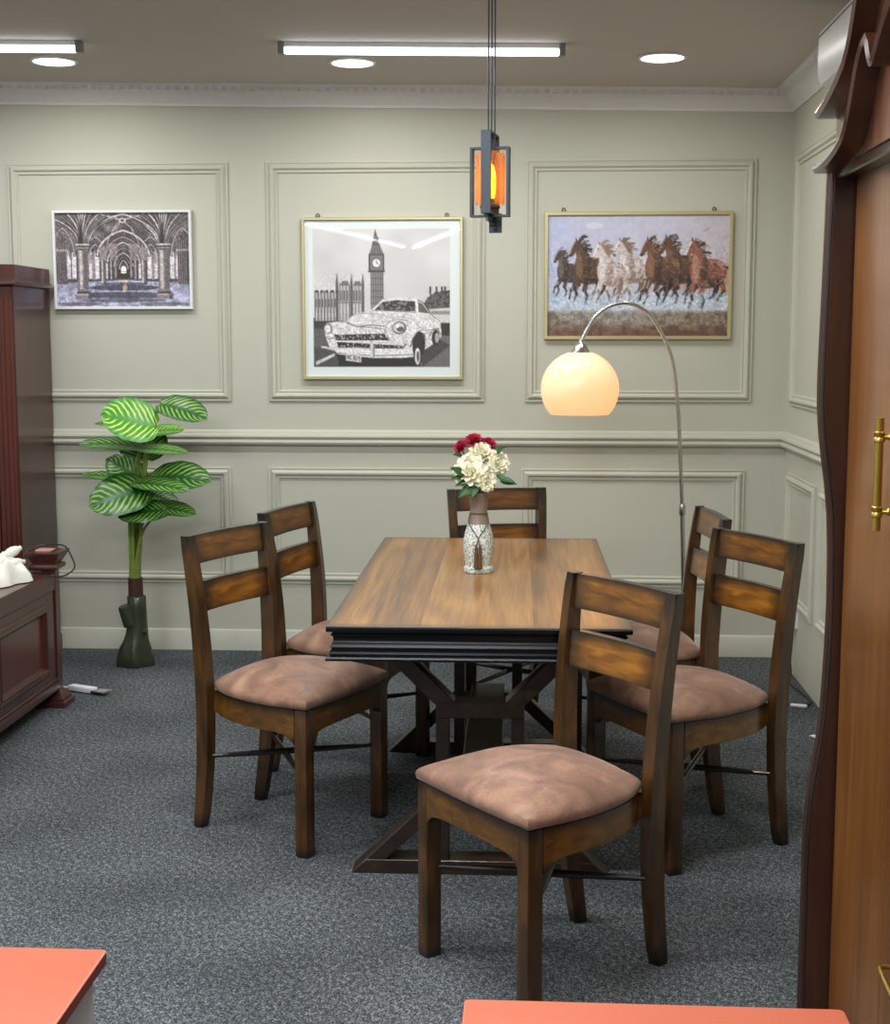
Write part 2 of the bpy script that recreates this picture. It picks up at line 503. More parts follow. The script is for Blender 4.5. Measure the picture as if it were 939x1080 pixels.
# ------------------------------------------------------------------ camera
cam = bpy.data.cameras.new('camera')
co = bpy.data.objects.new('camera', cam)
COL.objects.link(co)
co.location = (0, 0, 1.55)
co.rotation_euler = (PI / 2 - 0.1215, 0, 0.0596)
cam.sensor_fit = 'VERTICAL'
cam.sensor_height = 36.0
cam.lens = 1482.3 * 36.0 / 1080.0
cam.clip_start = 0.05
scene.camera = co

# ------------------------------------------------------------------ lighting
M['tube'] = emit('led_diffuser', (244, 248, 255), 4.5)
M['disc'] = emit('downlight_diffuser', (255, 250, 240), 5.0)
def lamp(name, kind, loc, power, color=(1, 1, 1), size=(.1, .1), rot=(0, 0, 0), shape='RECTANGLE', radius=None, spread=None):
    l = bpy.data.lights.new(name, kind)
    l.energy = power
    l.color = color
    if kind == 'AREA':
        l.shape = shape
        l.size = size[0]
        if shape == 'RECTANGLE':
            l.size_y = size[1]
        if spread:
            l.spread = spread
    elif radius is not None:
        l.shadow_soft_size = radius
    o = bpy.data.objects.new(name, l)
    COL.objects.link(o)
    o.location = loc
    o.rotation_euler = rot
    return o

TUBE_W, DISC_W = 16.0, 4.6
def batten(x, y, label, power=TUBE_W, rotz=0.0, group='ceiling battens'):
    z = zc(x)
    t = thing('ceiling_batten', label, 'ceiling light', (x, y, z), rotz, group)
    t.rotation_euler = (0, 0.0185, 0) if rotz == 0 else (0, 0, rotz)
    if rotz:
        t.location.z -= .012
    bm = bmesh.new(); box(bm, -.565, .565, -.018, .018, -.022, -.0005, .004); obj('housing', bm, M['white_plastic'], t)
    bm = bmesh.new(); box(bm, -.556, .556, -.021, .021, -.046, -.020, .010, 3); obj('diffuser', bm, M['tube'], t)
    for s in (-1, 1):
        bm = bmesh.new(); box(bm, min(s * .557, s * .582), max(s * .557, s * .582), -.024, .024, -.049, -.001, .004); obj('end_cap', bm, M['grey_plastic'], t)
    lamp('batten_glow', 'AREA', (x, y, z - .066), power, (.96, .98, 1.0), (1.12, .05), (0, 0, rotz))
    return t
batten(-.445, 5.85, 'long white glowing LED batten on the ceiling above the two middle pictures')
batten(-2.42, 5.85, 'white glowing LED batten cut off by the left edge of the ceiling')
for k, (x, y) in enumerate(((-.43, 3.0), (-2.3, 3.0), (-.43, .6), (-2.3, .6))):
    batten(x, y, 'white LED batten on the ceiling over the shop floor, outside the frame', 40.0)
# unseen batten rows, added in a V to put streaks in the glossy print
for (xa, ya), (xb, yb) in (((-2.25, -.45), (-1.55, -4.0)), ((-.62, -.45), (-1.45, -4.0))):
    for k in range(3):
        t_ = (k + .5) / 3
        batten(xa + (xb - xa) * t_, ya + (yb - ya) * t_, 'unseen white LED batten, added in a V behind the viewer for reflection streaks', 9.0, math.atan2(yb - ya, xb - xa))

def downlight(x, y, label, power=DISC_W, color=(1, .96, .9)):
    z = zc(x)
    t = thing('downlight', label, 'ceiling light', (x, y, z), 0, 'round recessed downlights')
    bm = bmesh.new(); lathe(bm, [(.100, .002), (.104, -.004), (.098, -.009), (.090, -.008), (.088, -.002)], 40, cap0=False, cap1=False); obj('bezel', bm, M['white_plastic'], t)
    bm = bmesh.new(); lathe(bm, [(.089, -.003), (.080, -.008), (.02, -.009)], 40); obj('diffuser', bm, M['disc'], t)
    lamp('downlight_glow', 'AREA', (x, y, z - .016), power, color, (.17, .17), shape='DISK')
downlight(-2.10, 6.27, 'round glowing downlight below the end of the left batten')
downlight(-.775, 6.25, 'round glowing downlight in front of the long batten, above the car picture')
downlight(.545, 6.09, 'round glowing downlight alone at the right of the ceiling')
for x, y in ((.54, 3.6), (-.76, 3.8), (-2.0, 3.8)):
    downlight(x, y, 'round white downlight in the ceiling nearer the viewer, outside the frame')

downlight(.26, 2.48, 'round warm downlight in the ceiling above the foreground, outside the frame', 5.5, (1, .66, .38))

w = bpy.data.worlds.new('room_air')
scene.world = w
w.use_nodes = True
w.node_tree.nodes['Background'].inputs[0].default_value = (.8, .85, .9, 1)
w.node_tree.nodes['Background'].inputs[1].default_value = 0.15

# ------------------------------------------------------------------ dining chairs
_YF = np.polyfit([0, .25, .46, .70, .946], [-.450, -.413, -.402, -.418, -.455], 3)
_DP = np.polyfit([0, .25, .46, .70, .946], [.037, .047, .053, .045, .032], 3)
def yf(z):      # front face of the rear post along its height
    return float(np.polyval(_YF, z))
def xo(z):      # outer side of the rear post
    return .176 + .034 * min(1, z / .946)
def depth(z):
    return float(np.polyval(_DP, z))

def seat_outline(n=14, grow=0.0):
    half = []                     # from front right corner to rear centre, x > 0
    half.append((.229 + grow, 0.004 + grow))
    for k in range(1, n + 1):
        y = -.40 * k / n
        t = max(0, (-y - .14) / .26)
        x = .229 + .006 * math.sin(min(1, -y / .24) * PI) - .078 * t ** 2.6
        half.append((x + grow * .7, y))
    half += [(.150, -.396), (.10, -.404), (.05, -.407), (0, -.408)]
    front = [(x, .004 + grow + .004 * (1 - (x / .229) ** 2)) for x in (-.15, -.075, 0, .075, .15)]
    left = [(-x, y) for x, y in half]
    # loop: front (left to right), right side to rear, rear to left side back to front
    return front + half + list(reversed(left[:-1]))

def make_chair(label, loc, rz):
    t = thing('dining_chair', label, 'chair', loc, rz, 'dining chairs around the table')
    # cushion
    bm = bmesh.new()
    out = seat_outline()
    rings = []
    for s, z in ((.985, .4565), (1.002, .460), (1.012, .470), (1.008, .479), (.985, .487), (.94, .497), (.87, .508), (.76, .519), (.60, .529), (.38, .536), (.16, .540)):
        bl = 0 if s > .99 else min(1, (1 - s) * 2.2)
        ring = []
        for x, y in out:
            a = math.atan2((y + .20) / .206, x / .231)
            ex, ey = .231 * math.cos(a), -.20 + .206 * math.sin(a)
            xx, yy = x + (ex - x) * bl, y + (ey - y) * bl
            ring.append((xx * s, -.20 + (yy + .20) * s, z))
        rings.append(ring)
    loft(bm, rings)
    obj('seat', bm, M['suede'], t, 1.0)
    # seat frame: three aprons following the outline and a back apron
    bm = bmesh.new()
    def strip(pts, inward, bot):
        rr = []
        m = len(pts)
        for i, (x, y) in enumerate(pts):
            a = pts[max(0, i - 1)]; b = pts[min(m - 1, i + 1)]
            d = Vector((b[0] - a[0], b[1] - a[1])).normalized()
            nx, ny = d.y * inward, -d.x * inward
            zb = bot(i / (m - 1))
            rr.append([(x, y, .456), (x, y, zb), (x + nx * .024, y + ny * .024, zb), (x + nx * .024, y + ny * .024, .456)])
        loft(bm, rr)
    arch = lambda s: .384 - .030 * (math.exp(-s / .05) + math.exp(-(1 - s) / .05))
    strip([(-.190 + .38 * k / 16, .0015) for k in range(17)], 1, arch)
    side = lambda k: (.228 + .006 * math.sin(min(1, (.04 + .345 * k / 16) / .24) * PI) - .076 * max(0, ((.04 + .345 * k / 16) - .14) / .26) ** 2.6, -.04 - .345 * k / 16)
    bot_side = lambda s: .384 - .036 * math.exp(-s / .07) - .004 * math.sin(PI * s)
    strip([side(k) for k in range(17)], 1, bot_side)
    strip([(-side(k)[0], side(k)[1]) for k in range(17)], -1, bot_side)
    strip([(-.16 + .32 * k / 8, -.412) for k in range(9)], -1, lambda s: .385)
    obj('seat_frame', bm, M['apron'], t, 0.7)
    # front legs
    for s in (-1, 1):
        bm = bmesh.new()
        x0, x1 = sorted((s * .229, s * .186))
        box(bm, x0, x1, -.042, 0.0025, 0, .456, .0055, 2)
        obj('leg', bm, M['post'], t)
    # rear posts: foot to top in one curved piece, turned a little inwards
    for s in (-1, 1):
        bm = bmesh.new()
        rings = []
        for k in range(25):
            z = .946 * k / 24
            cx, cyy, dp, wd = s * xo(z), yf(z), depth(z), .035
            a = -s * .12
            ca, sa = math.cos(a), math.sin(a)
            q = []
            for lx, ly in ((0, 0), (-s * wd, 0), (-s * wd, -dp), (0, -dp)):
                q.append((cx + lx * ca - ly * sa, cyy + lx * sa + ly * ca, z))
            rings.append(q)
        loft(bm, rings)
        es = [e for e in bm.edges if abs(e.verts[0].co.z - e.verts[1].co.z) > .02]
        bmesh.ops.bevel(bm, geom=es, offset=.004, segments=2, affect='EDGES')
        obj('back_post', bm, M['post'], t, 0.7)
    # two curved rails
    for z0, z1 in ((.856, .944), (.706, .799)):
        bm = bmesh.new()
        rings = []
        for k in range(21):
            u = -1 + 2 * k / 20
            q = []
            for z, dy in ((z0, 0), (z1, 0), (z1, -.022), (z0, -.022)):
                zz = z + .002 * (1 - u * u)
                q.append((u * (xo(z) - .030), yf(z) - .006 + dy - .007 * (1 - u * u), zz))
            rings.append(q)
        loft(bm, rings)
        es = [e for e in bm.edges if abs(e.verts[0].co.x - e.verts[1].co.x) > .008]
        bmesh.ops.bevel(bm, geom=es, offset=.003, segments=2, affect='EDGES')
        obj('back_rail', bm, M['rail'], t, 0.7)
    # crossed turned stretchers
    for s, dz in ((-1, .004), (1, -.004)):
        bm = bmesh.new()
        p0, p1 = Vector((s * .200, -.026, .238 + dz)), Vector((-s * .168, -.424, .236 + dz))
        pts = [p0.lerp(p1, k / 12) for k in range(13)]
        tube(bm, pts, [.006 + .0045 * math.sin(PI * k / 12) for k in range(13)], 10)
        obj('stretcher', bm, M['darkrod'], t)
    return t

C1 = make_chair('dark wooden brown-seated chair nearest the viewer, turned sideways at the near table end', (-.1317, 3.2291, 0), 2.2249)
dup(C1, (-.5559, 4.2434, 0), -2.0336, 'dark wooden chair at the front left of the table, its whole back in view')
dup(C1, (.3072, 4.1621, 0), 2.0926, 'dark wooden chair on the right of the table, just behind the nearest chair')
dup(C1, (-.431, 4.921, 0), -1.866, 'dark wooden chair half hidden behind the front left chair, nearer the plant')
dup(C1, (.186, 4.930, 0), 1.688, 'dark wooden chair at the far right of the table, beside the arc lamp pole')
dup(C1, (-.012, 5.300, 0), 3.40, 'dark wooden chair at the far head of the table, behind the flower vase')

# ------------------------------------------------------------------ dining table
TX, TY, TW, TL, TZ = -.141, 4.627, .836, 1.750, .775
tb = thing('dining_table', 'brown wooden dining table with black moulded edge and trestle base', 'table', (TX, TY, 0), .0096)
bm = bmesh.new()
box(bm, -TW / 2, TW / 2, -TL / 2, TL / 2, TZ - .004, TZ, .0015, 1)
obj('tabletop', bm, M['tabletop'], tb)
def ring_rect(o, z, ex=0):
    return [(-TW / 2 + o, -TL / 2 + o, z), (TW / 2 - o, -TL / 2 + o, z), (TW / 2 - o, TL / 2 - o, z), (-TW / 2 + o, TL / 2 - o, z)]
bm = bmesh.new()
prof = [(.001, .771), (0, .7695), (0, .760), (.003, .758), (.017, .757), (.017, .752), (.012, .750), (.012, .746), (.017, .744), (.018, .738), (.018, .732),
        (.016, .726), (.012, .720), (.010, .714), (.014, .711), (.014, .706), (.008, .702), (.006, .696), (.010, .693), (.010, .690), (.002, .688), (-.002, .684), (-.002, .678), (.006, .676)]
loft(bm, [ring_rect(o, z) for o, z in prof])
obj('moulded_edge', bm, M['black'], tb, 0.4)
def trestle(y0, y1):
    m = (y0 + y1) / 2
    def bar(p, q, wd, d, name, mat):
        # straight bar in the trestle plane from p to q (x, z), width wd, with depth y0+d..y1-d
        p, q = Vector((p[0], 0, p[1])), Vector((q[0], 0, q[1]))
        tdir = (q - p).normalized()
        nn = Vector((-tdir.z, 0, tdir.x)) * wd / 2
        bm = bmesh.new()
        rings = []
        for c in (p, q):
            rings.append([c + nn + Vector((0, y0 + d, 0)), c - nn + Vector((0, y0 + d, 0)), c - nn + Vector((0, y1 - d, 0)), c + nn + Vector((0, y1 - d, 0))])
        loft(bm, rings)
        bmesh.ops.bevel(bm, geom=list(bm.edges), offset=.002, segments=1, affect='EDGES')
        obj(name, bm, mat, tb)
    # foot: long low bar with pointed ends
    bm = bmesh.new()
    rings = []
    for y in (y0, y1):
        rings.append([(-.377, y, 0), (.377, y, 0), (.333, y, .042), (-.333, y, .042)])
    loft(bm, rings)
    bmesh.ops.bevel(bm, geom=list(bm.edges), offset=.0015, segments=1, affect='EDGES')
    obj('foot', bm, M['trestle'], tb)
    for s in (-1, 1):
        # lower brace: from the foot end up to the post, ends cut on the slope
        bm = bmesh.new()
        rings = []
        for y in (y0 + .001, y1 - .001):
            rings.append([(s * .374, y, .003), (s * .318, y, .003), (s * .105, y, .201), (s * .105, y, .262)])
        loft(bm, rings)
        bmesh.ops.bevel(bm, geom=list(bm.edges), offset=.002, segments=1, affect='EDGES')
        obj('brace', bm, M['trestle'], tb)
        # upper brace
        bm = bmesh.new()
        rings = []
        for y in (y0 + .004, y1 - .004):
            rings.append([(s * .072, y, .513), (s * .128, y, .505), (s * .290, y, .665), (s * .232, y, .674)])
        loft(bm, rings)
        bmesh.ops.bevel(bm, geom=list(bm.edges), offset=.002, segments=1, affect='EDGES')
        obj('brace', bm, M['trestle'], tb)
        bm = bmesh.new(); xa, xb = sorted((s * .090, s * .128)); box(bm, xa, xb, y0 + .008, y1 - .008, .04, .53, .002, 1)
        obj('post', bm, M['trestle'], tb)
    bm = bmesh.new(); box(bm, -.128, .128, y0 + .002, y1 - .002, .468, .515, .002, 1); obj('crossbar', bm, M['trestle'], tb)
    bm = bmesh.new(); box(bm, -.092, .092, y0 + .012, y1 - .012, .185, .232, .002, 1); obj('crossbar', bm, M['trestle'], tb)
    bm = bmesh.new(); box(bm, -.34, .34, y0 + .006, y1 - .006, .655, .680, .002, 1); obj('bearer', bm, M['trestle'], tb)
YN = 3.943 - TY
trestle(YN, YN + .085)
trestle(5.163 - TY, 5.228 - TY)
bm = bmesh.new()
box(bm, -.062, .062, YN + .02, 5.225 - TY, .233, .258, .003, 1)
obj('stretcher', bm, M['trestle'], tb)

# ------------------------------------------------------------------ vase and flowers
VX, VY = -.166, 4.683
vz = TZ
vs = thing('vase', 'speckled grey vase with a brown neck and tassels, standing on the table', 'vase', (VX, VY, vz), .3)
bm = bmesh.new()
lathe(bm, [(.046, 0), (.0495, .002), (.050, .016), (.046, .020), (.043, .024), (.046, .040), (.0505, .065), (.0525, .088), (.0515, .108), (.047, .130), (.041, .150), (.036, .166)], 48)
obj('body', bm, M['speckle'], vs, 0.5)
bm = bmesh.new()
lathe(bm, [(.037, .164), (.033, .176), (.0295, .192), (.028, .205), (.0285, .222), (.031, .242), (.0345, .258), (.037, .267), (.035, .270), (.031, .262), (.026, .225)], 40, cap0=False)
obj('neck', bm, M['vase_neck'], vs, 0.8)
bm = bmesh.new()
tube(bm, [(.0295 * math.cos(a), .0295 * math.sin(a), .200) for a in [2 * PI * k / 24 for k in range(25)]], .0022, 6)
def on_body(r, deg, z):
    a = math.radians(deg)
    return (r * math.cos(a), r * math.sin(a), z)
fr = -107  # towards the viewer in the vase's own frame
for s in (-1, 1):
    tube(bm, smooth_path([on_body(.031, fr + s * 70, .198), on_body(.042, fr + s * 52, .172), on_body(.048, fr + s * 25, .150), on_body(.0535, fr + s * 4, .126), on_body(.0555, fr - s * 5, .100)], 5), .0017, 6)
obj('cord', bm, M['tassel'], vs)
for s, zt in ((-1, .100), (1, .098)):
    bm = bmesh.new()
    c = Vector(on_body(.059, fr + s * 6, 0))
    lathe(bm, [(.003, .030 - .012), (.0085, .022), (.0070, .060), (.0045, .078), (.0055, .086), (.003, zt)], 14, (c.x, c.y))
    obj('tassel', bm, M['tassel'], vs)

def petal(bm, c, ax, side, L, W, cup, lift):
    """one cupped petal: starts at c, runs along ax (tilted up by lift), width along side"""
    up = ax.cross(side).normalized()
    if up.z < 0 and abs(ax.z) < .8:
        up = -up
    g = []
    for j in range(5):
        v = j / 4
        row = []
        for i in range(5):
            u = -1 + i / 2
            wv = W * (math.sin(PI * (0.12 + .80 * v)) ** .7) * .5
            p = c + ax * (L * v * (1 - .12 * u * u * v)) + side * (u * wv) + up * (cup * L * (v * v * .9 + .35 * u * u * v)) + Vector((0, 0, lift * v * v * L))
            p += Vector((random.uniform(-1, 1), random.uniform(-1, 1), random.uniform(-1, 1))) * (.03 * L * v)
            row.append(bm.verts.new(p))
        g.append(row)
    for j in range(4):
        for i in range(4):
            bm.faces.new((g[j][i], g[j][i + 1], g[j + 1][i + 1], g[j + 1][i]))

def bloom_mesh(c, face, r):
    bm = bmesh.new()
    face = Vector(face).normalized()
    ref = Vector((0, 0, 1)) if abs(face.z) < .9 else Vector((1, 0, 0))
    a1 = face.cross(ref).normalized(); a2 = face.cross(a1).normalized()
    c = Vector(c)
    for ring, (cnt, el, sc) in enumerate(((9, -.15, 1.0), (9, .15, .95), (8, .5, .85), (7, .85, .72), (6, 1.15, .58), (4, 1.4, .48))):
        for k in range(cnt):
            a = 2 * PI * (k + .5 * (ring % 2)) / cnt + random.uniform(-.15, .15)
            rad = a1 * math.cos(a) + a2 * math.sin(a)
            d = (rad * math.cos(el) + face * math.sin(el)).normalized()
            side = face.cross(rad).normalized()
            # petals curl back towards the axis
            up = d.cross(side)
            if up.dot(face) < 0:
                side = -side
            petal(bm, c - face * (r * .25), d, side, r * sc * 1.05, r * .85, .22, 0)
    return bm

def leaf_simple(bm, p0, p1, n, W):
    p0, p1, n = Vector(p0), Vector(p1), Vector(n)
    t = p1 - p0; Lg = t.length; t.normalize()
    s = t.cross(n).normalized(); n = s.cross(t)
    g = []
    for j in range(8):
        v = j / 7
        hw = W / 2 * math.sin(PI * v ** .8) ** .9 + .0003
        g.append([bm.verts.new(p0 + t * (Lg * v) + s * (u * hw) + n * (.18 * W * abs(u) + .10 * Lg * math.sin(PI * v))) for u in (-1, -.5, 0, .5, 1)])
    for j in range(7):
        for i in range(4):
            bm.faces.new((g[j][i], g[j][i + 1], g[j + 1][i + 1], g[j + 1][i]))

fx = lambda px: -.164 + (px - 506) / 314.0
fz = lambda py: 1.233 - (py - 460) / 314.0
FL = [('cream peony at the front left of the vase bouquet, the largest bloom', 'cream', 496, 495, -.045, .058, (-.25, -.9, .25), [(476, 492, 490, 500, .030), (477, 503, 492, 504, .022)]),
      ('cream peony at the top of the vase bouquet, just below the red blooms', 'cream', 508, 477, .000, .047, (.05, -.7, .7), []),
      ('cream peony at the right of the vase bouquet', 'cream', 527, 487, -.020, .041, (.5, -.8, .3), [(537, 508, 524, 500, .022), (534, 470, 525, 478, .02)]),
      ('small cream peony hanging lowest over the vase rim', 'cream', 515, 507, -.050, .034, (.2, -.95, -.1), [(544, 507, 526, 503, .02)]),
      ('dark red bloom at the left of the vase bouquet', 'red', 485, 471, .020, .027, (-.6, -.5, .6), [(478, 480, 488, 482, .018)]),
      ('dark red bloom at the very top of the vase bouquet', 'red', 500, 464, .030, .032, (0, -.5, .85), []),
      ('dark red bloom at the right of the top of the vase bouquet', 'red', 516, 468, .030, .028, (.4, -.5, .7), [(532, 474, 522, 474, .016)])]
for lab, kind, px, py, dy, r, face, lv in FL:
    c = Vector((fx(px), VY + dy, fz(py)))
    t = thing('peony', lab, 'flower', (VX, VY, vz + .235), 0, 'artificial flowers in the vase')
    off = Vector((VX, VY, vz + .235))
    bm = bloom_mesh(c - off, face, r); obj('bloom', bm, M['petal_cream'] if kind == 'cream' else M['petal_red'], t, 3.0, recalc=False)
    bm = bmesh.new()
    cc = c - off
    tube(bm, smooth_path([Vector((0, 0, .0)) + Vector((cc.x * .12, cc.y * .12, 0)), Vector((cc.x * .35, cc.y * .35, max(.03, cc.z * .5))), cc - Vector(face).normalized() * (r * .2)], 5), .0022, 6)
    obj('stem', bm, M['small_leaf'], t)
    for x1, y1, x0, y0, W in lv:
        bm = bmesh.new()
        leaf_simple(bm, Vector((fx(x0), VY + dy - .005, fz(y0))) - off, Vector((fx(x1), VY + dy - .025, fz(y1))) - off, (0, -.8, .6), W)
        obj('leaf', bm, M['small_leaf'], t, 3.0)
# two broad teal leaves hanging over the rim
t = thing('leaf_sprig', 'green leaf sprig hanging over the front rim of the vase, below the blooms', 'leaves', (VX, VY, vz + .235))
off = Vector((VX, VY, vz + .235))
for x1, y1, x0, y0, W in ((484, 524, 499, 511, .028), (498, 524, 504, 510, .026), (481, 511, 497, 507, .02), (546, 509, 528, 506, .022)):
    bm = bmesh.new()
    leaf_simple(bm, Vector((fx(x0), VY - .040, fz(y0))) - off, Vector((fx(x1), VY - .062, fz(y1))) - off, (0, -.9, .4), W)
    obj('leaf', bm, M['small_leaf'], t, 3.0)
bm = bmesh.new(); tube(bm, [(0, 0, 0), (0, -.02, .05), (-.005, -.04, .075)], .002, 6); obj('stem', bm, M['small_leaf'], t)

# ------------------------------------------------------------------ arc floor lamp
AX, AY = .700, 6.20
al = thing('arc_floor_lamp', 'chrome arc floor lamp with glowing cream globe shade', 'lamp', (AX, AY, 0))
ofs = Vector((AX, AY, 0))
bm = bmesh.new(); lathe(bm, [(.135, 0), (.138, .006), (.135, .030), (.125, .036), (.02, .038), (.014, .050)], 48); obj('base', bm, M['chrome'], al)
bm = bmesh.new()
pole = smooth_path([(0, 0, .04), (-.010, 0, .46), (-.022, 0, .79)], 6)
tube(bm, pole, .0105, 14); obj('pole', bm, M['chrome'], al)
bm = bmesh.new(); lathe(bm, [(.013, .785), (.015, .79), (.015, .825), (.012, .835)], 16, (-.022, 0)); obj('collar', bm, M['chrome'], al)
bm = bmesh.new()
arc = smooth_path([(-.022, 0, .80), (-.036, 0, 1.05), (-.050, 0, 1.258), (-.083, 0, 1.480), (-.158, 0, 1.632), (-.222, 0, 1.690), (-.290, 0, 1.712), (-.362, 0, 1.694), (-.425, 0, 1.640), (-.480, 0, 1.535)], 8)
tube(bm, arc, [.0085] * len(arc), 14); obj('arc_arm', bm, M['chrome'], al)
sx, sz = .222 - AX, 1.338
bm = bmesh.new(); lathe(bm, [(.042, sz + .158), (.038, sz + .168), (.026, sz + .190), (.014, sz + .200), (.010, sz + .205)], 28, (sx, 0)); obj('shade_cap', bm, M['chrome'], al)
def shade_mat():
    m, nt, b = newmat('opal_shade')
    out = nt.nodes['Material Output']
    b.inputs['Base Color'].default_value = L4((236, 224, 204))
    b.inputs['Roughness'].default_value = 0.15
    b.inputs['Emission Color'].default_value = L4((255, 204, 148))
    b.inputs['Emission Strength'].default_value = 0.50
    tr = N(nt, 'ShaderNodeBsdfTranslucent'); tr.inputs['Color'].default_value = L4((255, 220, 170))
    mx = N(nt, 'ShaderNodeMixShader'); mx.inputs[0].default_value = 0.25
    nt.links.new(b.outputs[0], mx.inputs[1]); nt.links.new(tr.outputs[0], mx.inputs[2])
    nt.links.new(mx.outputs[0], out.inputs['Surface'])
    return m
M['shade'] = shade_mat()
bm = bmesh.new()
R = .171
prof = [(R * math.cos(a), sz + R * .98 * math.sin(a)) for a in [math.radians(-41 + k * (113 / 22)) for k in range(23)]]
prof += [((R - .004) * math.cos(a), sz + (R - .004) * .98 * math.sin(a)) for a in [math.radians(72 - k * (113 / 22)) for k in range(23)]]
lathe(bm, prof, 48, (sx, 0), False, False)
obj('lamp_shade', bm, M['shade'], al, 0.9)
bm = bmesh.new(); lathe(bm, [(.012, sz + .10), (.014, sz + .06), (.030, sz + .02), (.032, sz - .005), (.022, sz - .03), (.006, sz - .04)], 20, (sx, 0))
obj('bulb', bm, emit('warm_bulb', (255, 190, 110), 6.0), al)
lamp('arc_lamp_glow', 'POINT', (AX + sx, AY, sz - .05), 1.3, (1, .76, .48), radius=.04)

# ------------------------------------------------------------------ pendant lamp
PX, PY = -.130, 4.62
pd = thing('pendant_lamp', 'black caged pendant lamp with glowing amber glass hanging above the table', 'lamp', (PX, PY, 0), -.16)
for k in (-1, 0, 1):
    bm = bmesh.new(); tube(bm, [(.0105 * k + .004, 0, 2.13 if k else 2.16), (.0105 * k + .004, 0, zc(PX))], .0026, 8); obj('suspension_rod', bm, M['pendant_metal'], pd)
bm = bmesh.new(); lathe(bm, [(.055, zc(PX) - .022), (.055, zc(PX) + .002)], 24); obj('ceiling_rose', bm, M['pendant_metal'], pd)
def flat_frame(hw, z0, z1, bw, dp, along):
    bm = bmesh.new()
    if along == 'x':
        box(bm, -hw, -hw + bw, -dp / 2, dp / 2, z0, z1, .001, 1); box(bm, hw - bw, hw, -dp / 2, dp / 2, z0, z1, .001, 1)
        box(bm, -hw + bw, hw - bw, -dp / 2, dp / 2, z0, z0 + .006); box(bm, -hw + bw, hw - bw, -dp / 2, dp / 2, z1 - .006, z1)
    else:
        box(bm, -dp / 2, dp / 2, -hw, -hw + bw, z0, z1, .001, 1); box(bm, -dp / 2, dp / 2, hw - bw, hw, z0, z1, .001, 1)
        box(bm, -dp / 2, dp / 2, -hw + bw, hw - bw, z0, z0 + .006); box(bm, -dp / 2, dp / 2, -hw + bw, hw - bw, z1 - .006, z1)
    return bm
obj('frame', flat_frame(.064, 1.945, 2.165, .009, .034, 'x'), M['pendant_metal'], pd)
obj('frame', flat_frame(.075, 1.952, 2.210, .009, .032, 'y'), M['pendant_metal'], pd)
bm = bmesh.new()
box(bm, -.012, .030, .045, .052, 1.898, 1.96, .001, 1)
box(bm, -.004, .004, -.05, .05, 1.930, 1.950, .001, 1)
obj('lower_bracket', bm, M['pendant_metal'], pd)
for k in range(3):
    bm = bmesh.new(); bmesh.ops.create_uvsphere(bm, u_segments=12, v_segments=8, radius=.008)
    bmesh.ops.translate(bm, verts=bm.verts, vec=(-.006 + .008 * k, .034, 1.938 - .013 * k)); obj('screw', bm, M['pendant_metal'], pd)
def amber():
    m, nt, b = newmat('amber_ribbed_glass')
    out = nt.nodes['Material Output']
    b.inputs['Base Color'].default_value = L4((244, 206, 158))
    b.inputs['Roughness'].default_value = 0.12
    b.inputs['Emission Color'].default_value = L4((255, 136, 44))
    b.inputs['Emission Strength'].default_value = 0.06
    tr = N(nt, 'ShaderNodeBsdfTransparent'); tr.inputs['Color'].default_value = L4((255, 228, 192))
    lw = N(nt, 'ShaderNodeLayerWeight'); lw.inputs['Blend'].default_value = 0.35
    f = mathn(nt, 'MULTIPLY', lw.outputs['Facing'], -0.55)
    f = mathn(nt, 'ADD', f, 0.90, clamp=True)
    mx = N(nt, 'ShaderNodeMixShader')
    nt.links.new(f, mx.inputs[0])
    nt.links.new(b.outputs[0], mx.inputs[1]); nt.links.new(tr.outputs[0], mx.inputs[2])
    nt.links.new(mx.outputs[0], out.inputs['Surface'])
    return m
bm = bmesh.new()
rings = []
nn = 72
for z, rs in ((1.985, 1.0), (2.135, 1.0), (2.146, .9), (2.152, .7), (2.150, .68), (2.144, .84), (2.134, .93), (1.985, .93)):
    rings.append([((.047 + .0014 * math.cos(k * 2 * PI / nn * 18)) * rs * math.cos(2 * PI * k / nn), (.047 + .0014 * math.cos(k * 2 * PI / nn * 18)) * rs * math.sin(2 * PI * k / nn), z) for k in range(nn)])
loft(bm, rings, cap=False)
obj('glass_tube', bm, amber(), pd)
bm = bmesh.new(); lathe(bm, [(.010, 1.995), (.016, 2.010), (.019, 2.035), (.019, 2.075), (.013, 2.105), (.005, 2.115)], 20); obj('bulb', bm, emit('amber_bulb', (255, 176, 40), 5.0), pd)
bm = bmesh.new(); lathe(bm, [(.030, 1.972), (.034, 1.976), (.030, 1.984), (.014, 1.990), (.013, 2.005)], 20); obj('bulb_holder', bm, M['pendant_metal'], pd)
lamp('pendant_glow', 'POINT', (PX, PY, 2.05), .7, (1, .62, .25), radius=.03)

